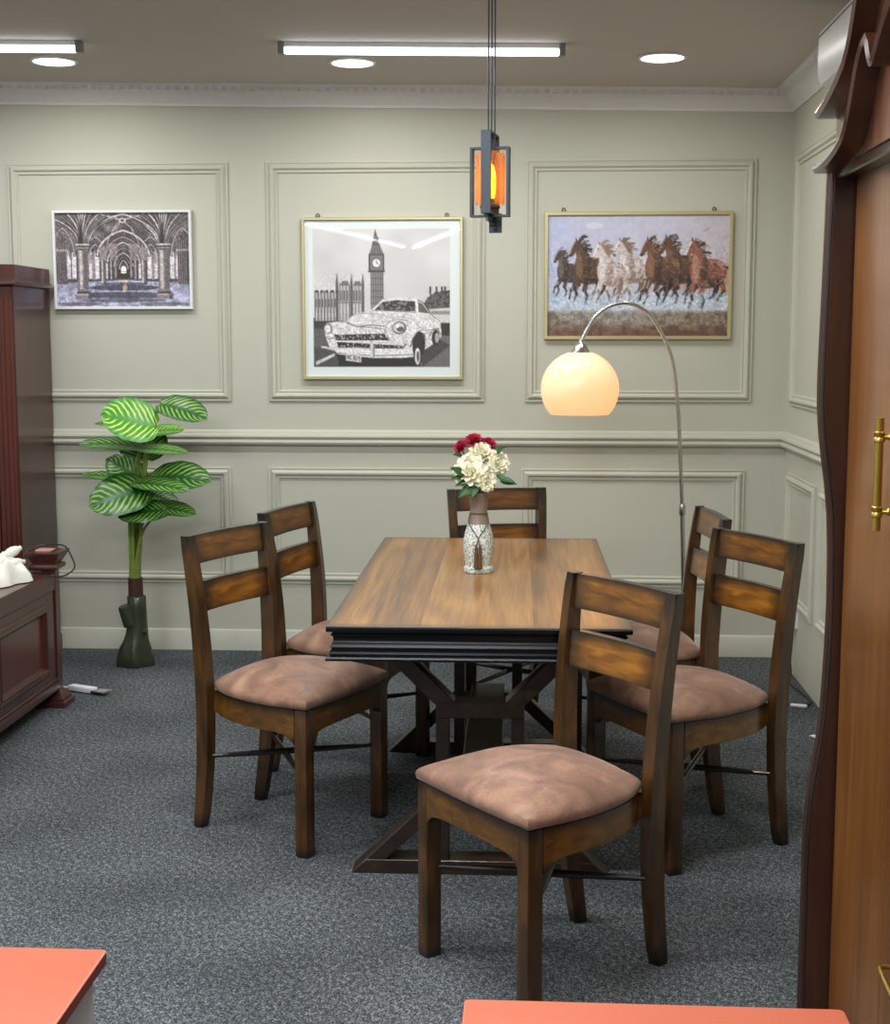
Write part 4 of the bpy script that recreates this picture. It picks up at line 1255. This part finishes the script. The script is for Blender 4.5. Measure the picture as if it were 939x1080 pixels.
# ------------------------------------------------------------------ artificial plant
PLX, PLY = -1.878, 6.52
pl = thing('potted_plant', 'artificial plant with large striped green leaves on a stump base', 'plant', (PLX, PLY, 0))
po = Vector((PLX, PLY, 0))
bm = bmesh.new()
rings = []
nn = 36
for k, (z, r, dx) in enumerate(((0, .074, .0), (.008, .079, .0), (.05, .076, -.002), (.09, .070, 0), (.13, .058, .006), (.17, .050, .010), (.22, .045, .012), (.28, .043, .012), (.335, .044, .012), (.342, .036, .012))):
    ring = []
    for i in range(nn):
        a = 2 * PI * i / nn
        amp = .16 * max(0, 1 - z / .14) + .05
        rr_ = r * (1 + amp * math.cos(5 * a + .6) * (.6 + .4 * math.cos(2 * a)) + .05 * math.sin(9 * a + z * 30))
        ring.append((dx + rr_ * math.cos(a), rr_ * math.sin(a), z))
    rings.append(ring)
loft(bm, rings)
obj('stump', bm, M['stump'], pl, 0.9)
bm = bmesh.new()
tube(bm, [(-.012, -.01, .205), (-.030, -.022, .255), (-.042, -.030, .292)], [.042, .034, .030], 16)
so = obj('branch_stub', bm, M['stump'], pl, 0.8)
bm = bmesh.new(); tube(bm, [(-.0415, -.0297, .290), (-.0428, -.0305, .295)], [.027, .026], 16); obj('cut_end', bm, M['stump_end'], so)
bm = bmesh.new(); tube(bm, [(.04, -.02, .165), (.062, -.030, .178)], [.020, .014], 12); obj('knot', bm, M['stump'], pl, .8)
bm = bmesh.new(); lathe(bm, [(.034, .33), (.035, .34), (.034, .425), (.031, .428), (.028, .42)], 20, (.008, 0)); obj('collar', bm, M['bark_collar'], pl)

px2x = lambda px: -1.846 + (px - 145) / 222.0
py2z = lambda py: .723 + (545 - py) / 223.0
def big_leaf(p0, p1, n, W, mat, droop=.06, fold=.10):
    p0, p1, n = Vector(p0), Vector(p1), Vector(n).normalized()
    t = p1 - p0; Lg = t.length; t.normalize()
    s = t.cross(n).normalized(); n = s.cross(t).normalized()
    NU, NV = 12, 16
    bm = bmesh.new()
    uvl = bm.loops.layers.uv.new('UVMap')
    g = []
    for j in range(NV + 1):
        v = j / NV
        vv = .012 + .988 * v
        hw = W / 2 * (max(0, 1 - (2 * vv ** .88 - 1) ** 2) ** .5) * (1 - .12 * vv ** 6)
        row = []
        for i in range(NU + 1):
            u = -1 + 2 * i / NU
            h = fold * W * (abs(u) ** 1.3 - .6 * abs(u) ** 3) - droop * Lg * (2 * v - 1) ** 2 + .012 * W * math.sin(v * 26 + abs(u) * 3) * abs(u)
            back = -.05 * Lg * (abs(u) ** 2) * (1 - v) * (1 if v < .3 else .4)
            row.append((bm.verts.new(p0 + t * (Lg * v + back) + s * (u * hw) + n * h), (u * .5 + .5, v)))
        g.append(row)
    for j in range(NV):
        for i in range(NU):
            q = (g[j][i], g[j][i + 1], g[j + 1][i + 1], g[j + 1][i])
            f = bm.faces.new([a for a, _ in q])
            for lp, (_, uvc) in zip(f.loops, q):
                lp[uvl].uv = uvc
    return bm
LEAVES = [  # base px, tip px (photo), depth of base and tip, facing, width, kind
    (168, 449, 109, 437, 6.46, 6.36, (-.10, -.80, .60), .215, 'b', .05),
    (172, 424, 221, 440, 6.52, 6.46, (.30, -.75, .72), .145, 'd', .08),
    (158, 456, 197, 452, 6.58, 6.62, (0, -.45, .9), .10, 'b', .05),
    (150, 450, 101, 446, 6.55, 6.60, (0, -.30, .95), .07, 'd', .03),
    (152, 470, 85, 467, 6.46, 6.38, (-.05, -.42, .9), .12, 'd', .05),
    (155, 486, 152, 448, 6.60, 6.64, (0, -.95, .25), .215, 'd', .02),
    (148, 472, 200, 477, 6.44, 6.38, (.05, -.36, .93), .10, 'd', .03),
    (158, 501, 222, 504, 6.50, 6.42, (.15, -.66, .74), .175, 'd', .10),
    (152, 506, 113, 484, 6.56, 6.56, (-.2, -.75, .6), .13, 'd', .05),
    (140, 505, 86, 500, 6.56, 6.60, (0, -.4, .9), .08, 'd', .03),
    (157, 514, 93, 533, 6.42, 6.32, (-.18, -.80, .58), .215, 'd', .08),
    (142, 507, 201, 516, 6.42, 6.34, (.10, -.45, .88), .12, 'd', .05),
    (176, 536, 124, 545, 6.42, 6.34, (0, -.66, .74), .13, 'd', .06),
    (158, 532, 207, 541, 6.48, 6.40, (.1, -.55, .8), .10, 'd', .05),
    (155, 520, 190, 530, 6.58, 6.62, (.1, -.6, .75), .10, 'd', .05)]
for k, (bx, by, tx, ty, yb, yt, nrm, W, kind, dr) in enumerate(LEAVES):
    p0 = Vector((px2x(bx) * yb / 6.5, yb, 1.55 + (py2z(by) - 1.55) * yb / 6.5)) - po; p1 = Vector((px2x(tx) * yt / 6.5, yt, 1.55 + (py2z(ty) - 1.55) * yt / 6.5)) - po
    W *= 1.12
    lo = obj('leaf', big_leaf(p0, p1, nrm, W, None, dr), M['leaf_lit'] if kind == 'b' else M['leaf_dark'], pl, 3.0)
    bm = bmesh.new()
    a = 2 * PI * k / len(LEAVES)
    st = Vector((.008 + .019 * math.cos(a), .019 * math.sin(a), .40))
    mid = Vector((st.x * 1.6 + (p0.x - st.x) * .25, st.y * 1.5 + (p0.y - st.y) * .25, st.z + (p0.z - st.z) * .70))
    tube(bm, smooth_path([st, st + Vector((0, 0, .06)), mid, p0 + (p1 - p0) * .02], 6), [.0125 - .0085 * i / 18 for i in range(19)], 8)
    obj('leaf_stalk', bm, M['stalk'], lo, 1.0)

# ------------------------------------------------------------------ tall cabinet (back left)
tc_ = thing('tall_cabinet', 'tall dark mahogany cabinet with a crown top, in the far left corner', 'cabinet', (-2.80, 6.60, 0))
X0, X1, Y0, Y1 = -.46, .440, -.240, .262
bm = bmesh.new(); box(bm, X0, X1, Y0 + .012, Y1, .06, 1.80, .003, 1); box(bm, X0 - .01, X1 + .008, Y0 - .005, Y1, 0, .08, .004, 1); obj('body', bm, M['mahogany'], tc_)
bm = bmesh.new()
box(bm, X0 - .03, X1 + .028, Y0 - .035, Y1 + .004, 1.800, 1.818, .006, 2)
box(bm, X0 - .02, X1 + .012, Y0 - .018, Y1, 1.816, 1.826, .002, 1)
obj('crown_lip', bm, M['mahogany'], tc_)
bm = bmesh.new()
loft(bm, [[(X0, Y0 + .01, z), (X1 - .03, Y0 + .01, z), (X1 + .004, Y0 + .035, z), (X1 + .004, Y1, z), (X0, Y1, z)] for z in (1.822, 1.895)])
obj('crown', bm, M['mahogany'], tc_)
for x0, x1 in ((X1 - .090, X1 - .004), (X0 + .004, X0 + .090)):
    bm = bmesh.new()
    box(bm, x0, x1, Y0, Y0 + .014, .10, 1.795, .002, 1)
    for k in range(3):
        xx = x0 + .018 + k * .024
        tube(bm, [(xx, Y0 + .001, .16), (xx, Y0 + .001, 1.74)], .0075, 8)
    obj('fluted_pilaster', bm, M['mahogany_red'], tc_)
for x0, x1 in ((X0 + .095, -.012), (-.008, X1 - .095)):
    bm = bmesh.new(); box(bm, x0, x1, Y0 + .002, Y0 + .014, .10, 1.78, .003, 1)
    rect_sweep(bm, x0 + .05, x1 - .05, .18, 1.70, [(0, 0), (.004, .010), (.016, .012), (.026, .002)], lambda u, v, n: (u, Y0 + .002 - n, v))
    dd = obj('door', bm, M['mahogany_red'], tc_)
    hx = x1 - .03 if x0 < -.1 else x0 + .03
    bm = bmesh.new(); lathe(bm, [(.006, 0), (.006, .012), (.013, .020), (.012, .028), (.004, .032)], 14)
    bmesh.ops.rotate(bm, verts=bm.verts, cent=(0, 0, 0), matrix=Matrix.Rotation(PI / 2, 3, 'X'))
    bmesh.ops.translate(bm, verts=bm.verts, vec=(hx, Y0 + .002, .95)); obj('knob', bm, M['brass'], dd)

# ------------------------------------------------------------------ low panelled cabinet (front left)
FX = -2.0      # panelled face looks to the right (+x)
lc = thing('low_cabinet', 'low dark mahogany cabinet with panelled side and capped corner post', 'cabinet', (FX, 5.2, 0))
Ya, Yb = -1.1, .555
bm = bmesh.new()
box(bm, -.62, -.012, Ya, Yb, .095, .500, .002, 1)
obj('body', bm, M['mahogany'], lc)
bm = bmesh.new(); box(bm, -.64, .004, Ya - .01, Yb + .005, .500, .578, .004, 1); obj('top', bm, M['mahogany'], lc)
bm = bmesh.new(); box(bm, -.60, .012, Ya, Yb, .075, .112, .006, 2); box(bm, -.60, .004, Ya, Yb, .110, .124, .004, 1); obj('base_rail', bm, M['mahogany'], lc)
for a, b in ((-.12, .455), (-.80, -.22)):
    bm = bmesh.new()
    rect_sweep(bm, a, b, .155, .462, [(0, -.012), (0, .002), (.010, .008), (.022, .006), (.030, .010), (.042, -.004), (.048, -.010)], lambda u, v, n: (n, u, v))
    obj('panel_moulding', bm, M['mahogany'], lc)
    bm = bmesh.new(); box(bm, -.022, -.008, a + .03, b - .03, .19, .43); obj('panel', bm, M['mahogany_red'], lc)
bm = bmesh.new(); box(bm, -.018, -.001, Yb - .095, Yb, .126, .499); box(bm, -.018, -.001, -.21, -.13, .1585, .4595); box(bm, -.018, -.001, Ya, Yb - .0955, .46, .499); box(bm, -.018, -.001, Ya, Yb - .0955, .126, .158)
obj('face_frame', bm, M['mahogany'], lc)
# corner post with stepped foot and flared square cap
pcx, pcy = -.022, Yb + .022
def sq(c, h, z):
    return [(c[0] - h, c[1] - h, z), (c[0] + h, c[1] - h, z), (c[0] + h, c[1] + h, z), (c[0] - h, c[1] + h, z)]
bm = bmesh.new(); loft(bm, [sq((pcx, pcy), h, z) for h, z in ((.028, .05), (.028, .60))]); bmesh.ops.bevel(bm, geom=list(bm.edges), offset=.003, segments=1, affect='EDGES'); po_ = obj('corner_post', bm, M['mahogany'], lc)
bm = bmesh.new(); loft(bm, [sq((pcx, pcy), h, z) for h, z in ((.066, 0), (.066, .022), (.056, .026), (.056, .036), (.044, .046), (.040, .056), (.030, .070))]); obj('post_foot', bm, M['mahogany'], po_, .4)
bm = bmesh.new(); loft(bm, [sq((pcx - .012, pcy), h, z) for h, z in ((.040, .586), (.058, .594), (.060, .604), (.056, .612), (.046, .616), (.050, .622), (.074, .662), (.074, .667), (.050, .668), (.048, .664))]); obj('post_cap', bm, M['mahogany'], po_, .4)
bm = bmesh.new(); box(bm, pcx - .052, pcx + .016, pcy - .038, pcy + .030, .6641, .674, .003, 1)
tag(obj('flat_card', bm, M['pinkish']), 'small pinkish flat piece lying on the cap of the low cabinet corner post', 'card').location = (FX, 5.2, 0)

# black cable loop hung over the cap
bm = bmesh.new()
c0 = Vector((FX + pcx, 5.2 + pcy, 0))
tube(bm, smooth_path([c0 + Vector(p) for p in ((-.085, -.072, .640), (-.080, -.085, .600), (-.03, -.085, .570), (.03, -.080, .568), (.085, -.060, .572), (.115, -.03, .600), (.098, -.01, .640), (.066, .005, .684), (.02, .02, .690), (-.03, .03, .686), (-.060, .01, .680), (-.083, -.045, .665), (-.085, -.072, .640))], 6), .0036, 8)
tag(obj('cable_loop', bm, M['dark_plastic']), 'thin black cable loop hung over the low cabinet corner post', 'cable')

# crumpled white gloves-like cloth on the cabinet top
def cloth_mesh(cx, cy, z, lx, ly, h, seed, fingers):
    rs = np.random.RandomState(seed)
    bm = bmesh.new()
    n = 30
    ph = rs.uniform(0, 6, 8)
    top = []
    for j in range(n + 1):
        row = []
        for i in range(n + 1):
            u, v = -1 + 2 * i / n, -1 + 2 * j / n
            r = math.hypot(u, v) / max(1e-6, max(abs(u), abs(v))) if (u or v) else 1
            q = max(abs(u), abs(v))
            uu, vv = (u / r * 1.0, v / r * 1.0)
            fold = .30 * math.sin(3.1 * u + 2 * v + ph[0]) + .40 * (1 - 2 * abs(math.sin(3.2 * u - 2.4 * v + ph[1]))) + .34 * (1 - 2 * abs(math.sin(4.6 * v + 1.7 * u + ph[2]))) + .16 * math.sin(13 * u + ph[3] + 8 * v)
            edge = (1 - q ** 3)
            zz = z + .004 + h * max(.0, edge) ** .55 * (.72 + .42 * fold)
            rim = 1 + .10 * math.sin(5 * math.atan2(v, u) + ph[4]) + .05 * math.sin(11 * math.atan2(v, u) + ph[5])
            row.append(bm.verts.new((cx + uu * lx * rim, cy + vv * ly * rim, zz)))
        top.append(row)
    for j in range(n):
        for i in range(n):
            bm.faces.new((top[j][i], top[j][i + 1], top[j + 1][i + 1], top[j + 1][i]))
    for p0, p1, p2, r in fingers:
        tube(bm, smooth_path([p0, p1, p2], 6), [r * (.9 + .2 * math.sin(k)) * (1 if k < 11 else .7) for k in range(13)], 12)
    bm.faces.ensure_lookup_table()
    return bm
zt = .578
bm = cloth_mesh(-2.175, 5.50, zt, .150, .225, .120, 9, [((-2.17, 5.52, .655), (-2.13, 5.58, .680), (-2.095, 5.635, .698), .020), ((-2.16, 5.48, .64), (-2.11, 5.56, .644), (-2.080, 5.63, .642), .018), ((-2.15, 5.42, .62), (-2.10, 5.50, .616), (-2.065, 5.58, .606), .018)])
tag(obj('white_cloth', bm, M['cloth'], None, 2.0), 'crumpled white cloth lying on top of the low mahogany cabinet', 'cloth')

# ------------------------------------------------------------------ small gadget on the carpet, by the cabinet
ga = thing('hand_scraper', 'small white tool with a grey blade, lying on the carpet beside the low cabinet', 'tool', (-1.955, 5.985, 0), -.42)
bm = bmesh.new(); box(bm, -.085, .055, -.020, .020, .004, .028, .006, 2); obj('handle', bm, M['white_plastic'], ga)
bm = bmesh.new(); box(bm, .045, .072, -.022, .022, .002, .018, .003, 1); obj('grip_end', bm, M['dark_plastic'], ga)
bm = bmesh.new(); loft(bm, [[(.066, -.02, .014), (.066, .02, .014), (.066, .02, .020), (.066, -.02, .020)], [(.125, -.030, .018), (.125, .030, .018), (.125, .030, .022), (.125, -.030, .022)]]); obj('blade', bm, M['grey_plastic'], ga)
bm = bmesh.new(); tube(bm, smooth_path([(-.085, 0, .014), (-.11, .004, .010), (-.13, -.004, .008)], 5), .005, 8); obj('tail', bm, M['white_plastic'], ga)

# ------------------------------------------------------------------ socket, plug, cable by the right wall
so = thing('wall_socket', 'white wall socket low on the right wall, half hidden by the chair', 'socket', (XR, 6.47, .275))
bm = bmesh.new(); box(bm, -.012, .001, -.043, .043, -.043, .043, .004, 2); obj('plate', bm, M['white_plastic'], so)
bm = bmesh.new(); box(bm, -.016, -.010, -.03, .03, -.02, .02, .003, 1); obj('rocker', bm, M['white_plastic'], so)
pg = thing('power_plug', 'white plug in the low wall socket on the right wall', 'plug', (XR - .012, 6.47, .275))
bm = bmesh.new(); box(bm, -.048, -.003, -.024, .024, -.036, .034, .010, 2); obj('plug_body', bm, M['white_plastic'], pg)
bm = bmesh.new()
tube(bm, smooth_path([(1.205, 6.47, .24), (1.210, 6.46, .12), (1.215, 6.43, .03), (1.19, 6.36, .006), (1.205, 6.18, .006), (1.222, 6.03, .006), (1.20, 5.94, .006), (1.13, 5.93, .006), (1.06, 5.98, .006), (1.03, 6.06, .006)], 8), .005, 8)
tag(obj('power_cable', bm, M['dark_plastic']), 'black cable lying on the carpet along the foot of the right wall', 'cable')
bm = bmesh.new(); box(bm, -.035, .035, -.012, .012, 0, .012, .003, 1)
o = tag(obj('cable_tag', bm, M['white_plastic']), 'small white tag lying at the black cable on the carpet', 'tag'); o.location = (1.155, 5.915, .001); o.rotation_euler = (0, 0, -.3)
bm = bmesh.new(); box(bm, -.012, .012, -.02, .02, 0, .004, .001, 1)
o = tag(obj('paper_scrap', bm, M['white_plastic']), 'tiny white paper scrap on the carpet beside the big wardrobe', 'scrap'); o.location = (1.135, 5.46, .0005); o.rotation_euler = (0, 0, .5)

# ------------------------------------------------------------------ air conditioner on the right wall
ac = thing('wall_mounted_air_conditioner', 'white wall air conditioner high on the right wall, behind the wardrobe crown', 'air conditioner', (XR, 4.72, 2.42))
bm = bmesh.new()
sect = [(0, 0), (-.12, -.004), (-.205, .004), (-.228, .018), (-.238, .045), (-.240, .110), (-.238, .192), (-.215, .207), (0, .209)]
loft(bm, [[(x, y, z) for x, z in sect] for y in (-.42, -.405, .405, .42)])
obj('casing', bm, M['white_plastic'], ac, .5)
bm = bmesh.new()
loft(bm, [[(x, y, z) for x, z in ((-.10, -.008), (-.195, -.002), (-.193, .006), (-.10, 0))] for y in (-.36, .36)])
obj('louvre', bm, M['dark_plastic'], ac)
bm = bmesh.new(); loft(bm, [[(x, y, z) for x, z in ((-.242, .176), (-.241, .182), (-.232, .182), (-.232, .176))] for y in (-.42, .422)]); obj('seam_line', bm, M['grey_plastic'], ac)

# ------------------------------------------------------------------ big carved wardrobe on the right
wd = thing('wardrobe', 'big chestnut wardrobe with a carved crown and brass handles, at the right edge', 'wardrobe', (.64, 2.0, 0))
# local: door plane at x=0, body behind it (+x), far end at y=+0.93
YE = .93
bm = bmesh.new()
box(bm, .022, .585, -YE, YE - .05, .0, 1.98, .003, 1)
obj('carcass', bm, M['walnut_dark'], wd)
bm = bmesh.new(); box(bm, .585, .597, -YE, YE, .0, 2.0); obj('back_panel', bm, M['walnut_dark'], wd)
# doors
sy = .460
for k, (a, b) in enumerate(((sy + .004, YE - .068), (.003, sy - .004), (-.458, -.002), (-.865, -.462))):
    bm = bmesh.new(); box(bm, 0, .022, a, b, .05, 1.868, .0025, 1)
    d_ = obj('door', bm, M['walnut_door'], wd)
    if k in (1, 2):
        hy = (sy - .075) if k == 1 else -.385
        bm = bmesh.new()
        tube(bm, [(-.055, hy, 1.232), (-.055, hy, 1.422)], .0074, 14)
        for z in (1.264, 1.390):
            tube(bm, [(-.055, hy, z - .010), (-.055, hy, z - .008), (-.055, hy, z - .003), (-.055, hy, z), (-.055, hy, z + .003), (-.055, hy, z + .008), (-.055, hy, z + .010)], [.0068, .0095, .0095, .0078, .0095, .0095, .0068], 14)
            tube(bm, [(-.055, hy, z), (-.040, hy, z), (-.036, hy, z), (-.030, hy, z), (-.012, hy, z), (-.006, hy, z), (.001, hy, z)], [.0045, .0045, .007, .0045, .0055, .009, .0105], 12)
        obj('handle', bm, M['brass'], d_)
        bm = bmesh.new()
        yb_ = .31 if k == 1 else -.42
        tube(bm, smooth_path([(.0, yb_ + .03, .482), (-.030, yb_ + .022, .486), (-.038, yb_, .487), (-.040, yb_ - .10, .484), (-.030, yb_ - .125, .483), (0, yb_ - .13, .482)], 6), .0042, 10)
        obj('pull', bm, M['brass'], d_)
# scalloped end panel (far and near), protruding past the doors
S = [(0, -.046), (.122, -.046), (.36, -.046), (.50, -.046), (.55, -.045), (.61, -.040), (.671, -.032), (.73, -.024), (.795, -.018), (.90, -.014), (1.0, -.012), (1.12, -.014), (1.20, -.018), (1.26, -.025), (1.32, -.034), (1.37, -.041), (1.432, -.045), (1.50, -.045), (1.663, -.042), (1.80, -.040), (1.895, -.039)]
def scal(z):
    for (a, xa), (b, xb) in zip(S[:-1], S[1:]):
        if z <= b:
            t = (z - a) / (b - a)
            return xa + (xb - xa) * t
    return S[-1][1]
for s in (1, -1):
    ya, yb = sorted((s * YE, s * (YE - .055)))
    bm = bmesh.new()
    rings = []
    for k in range(61):
        z = 1.893 * k / 60
        x = scal(z)
        rings.append([(x, ya, z), (.585, ya, z), (.585, yb, z), (x, yb, z)])
    loft(bm, rings)
    obj('end_panel', bm, M['walnut_dark'], wd, .6)
    bm = bmesh.new()
    pts = [(scal(1.890 * k / 60) - .002, (ya + yb) / 2 + s * .012, 1.890 * k / 60) for k in range(61)]
    tube(bm, pts, .0075, 10)
    obj('edge_bead', bm, M['walnut_dark'], wd, 1.0)
    bm = bmesh.new()
    pts = [(scal(1.890 * k / 60) - .001, (ya + yb) / 2 - s * .014, 1.890 * k / 60) for k in range(61)]
    tube(bm, pts, .0065, 10)
    obj('edge_bead', bm, M['walnut_edge'], wd, 1.0)
# pediment: board and two wavy mouldings, mirrored about the middle
m1 = [(.878, 1.877), (.862, 1.875), (.845, 1.874), (.800, 1.876), (.745, 1.881), (.690, 1.890), (.642, 1.902), (.612, 1.918), (.591, 1.938), (.570, 1.966), (.557, 1.986), (.540, 2.010), (.524, 2.028), (.505, 2.042), (.489, 2.047), (.476, 2.036), (.465, 2.019), (.452, 2.004), (.438, 2.000), (.426, 2.001), (.415, 2.007), (.400, 2.019), (.389, 2.030), (.350, 2.054), (.317, 2.073), (.25, 2.10), (.15, 2.125), (.0, 2.135)]
full1 = m1 + [(-y, z) for y, z in reversed(m1[:-1])]
up = lambda L: [(y, z + .105 + .05 * min(1, max(0, (.88 - abs(y)) / .4))) for y, z in L]
full2 = up(full1)
def band(bm, line, th, x0, x1):
    rings = []
    for i, (y, z) in enumerate(line):
        a = line[max(0, i - 1)]; b = line[min(len(line) - 1, i + 1)]
        d = Vector((b[0] - a[0], b[1] - a[1])).normalized()
        ny, nz = d.y, -d.x
        if nz < 0:
            ny, nz = -ny, -nz
        rings.append([(x0, y, z), (x0 - .004, y + ny * th * .5, z + nz * th * .5), (x0, y + ny * th, z + nz * th), (x1, y + ny * th, z + nz * th), (x1, y, z)])
    loft(bm, rings)
bm = bmesh.new()
rings = []
for (y, z) in full2:
    yy = max(-YE + .003, min(YE - .003, y))
    rings.append([(-.040, yy, 1.887), (-.040, yy, z), (.02, yy, z), (.02, yy, 1.887)])
loft(bm, rings)
obj('pediment', bm, M['walnut_mid'], wd, .5)
bm = bmesh.new(); band(bm, full1, .018, -.080, -.030); obj('crown_moulding', bm, M['walnut_dark'], wd, .5)
bm = bmesh.new(); band(bm, full2, .020, -.080, .02); obj('crown_moulding', bm, M['walnut_dark'], wd, .5)
bm = bmesh.new(); box(bm, -.035, .03, -YE + .05, YE - .05, 1.866, 1.888, .003, 1); obj('top_rail', bm, M['walnut_edge'], wd)
bm = bmesh.new(); box(bm, .02, .585, -YE, YE, 1.97, 2.0, .003, 1); obj('roof_board', bm, M['walnut_dark'], wd)

# ------------------------------------------------------------------ coral tables in the foreground
def coral_table(label, x0, x1, y0, y1, z):
    t = thing('side_table', label, 'table', ((x0 + x1) / 2, (y0 + y1) / 2, 0), 0, 'coral orange topped tables')
    hx, hy = (x1 - x0) / 2, (y1 - y0) / 2
    def rr_(r, zz, ins=0):
        out = []
        for cx_, cy_, a0 in ((hx - r, hy - r, 0), (-hx + r, hy - r, PI / 2), (-hx + r, -hy + r, PI), (hx - r, -hy + r, 3 * PI / 2)):
            for k in range(5):
                a = a0 + PI / 2 * k / 4
                out.append((cx_ + (r - ins) * math.cos(a), cy_ + (r - ins) * math.sin(a), zz))
        return out
    bm = bmesh.new(); loft(bm, [rr_(.008, z - .0025), rr_(.008, z - .0008), rr_(.008, z, .0012)]); obj('top', bm, M['orange'], t)
    bm = bmesh.new(); loft(bm, [rr_(.008, z - .018), rr_(.008, z - .0024)]); obj('edge_band', bm, M['orange_edge'], t)
    for s in (-1, 1):
        bm = bmesh.new(); xa, xb = sorted((s * (hx - .018), s * (hx - .034))); box(bm, xa, xb, -hy + .03, hy - .015, 0, z - .018, .001, 1); obj('side_panel', bm, M['pale_panel'], t)
    bm = bmesh.new(); box(bm, -hx + .034, hx - .034, hy - .045, hy - .03, .08, z - .018); obj('back_panel', bm, M['pale_panel'], t)
    return t
coral_table('coral orange table top with pale grey side at the lower left edge', -1.20, -.600, 1.30, 1.899, .68)
coral_table('coral orange table top at the lower right edge, in front of the wardrobe', -.080, .417, 1.28, 1.777, .68)

# ------------------------------------------------------------------ colour management
vsn = scene.view_settings
scene.display_settings.display_device = 'sRGB'
vsn.view_transform = 'Standard'
vsn.look = 'None'
vsn.exposure = 0.12
vsn.gamma = 1.0
vsn.use_curve_mapping = False
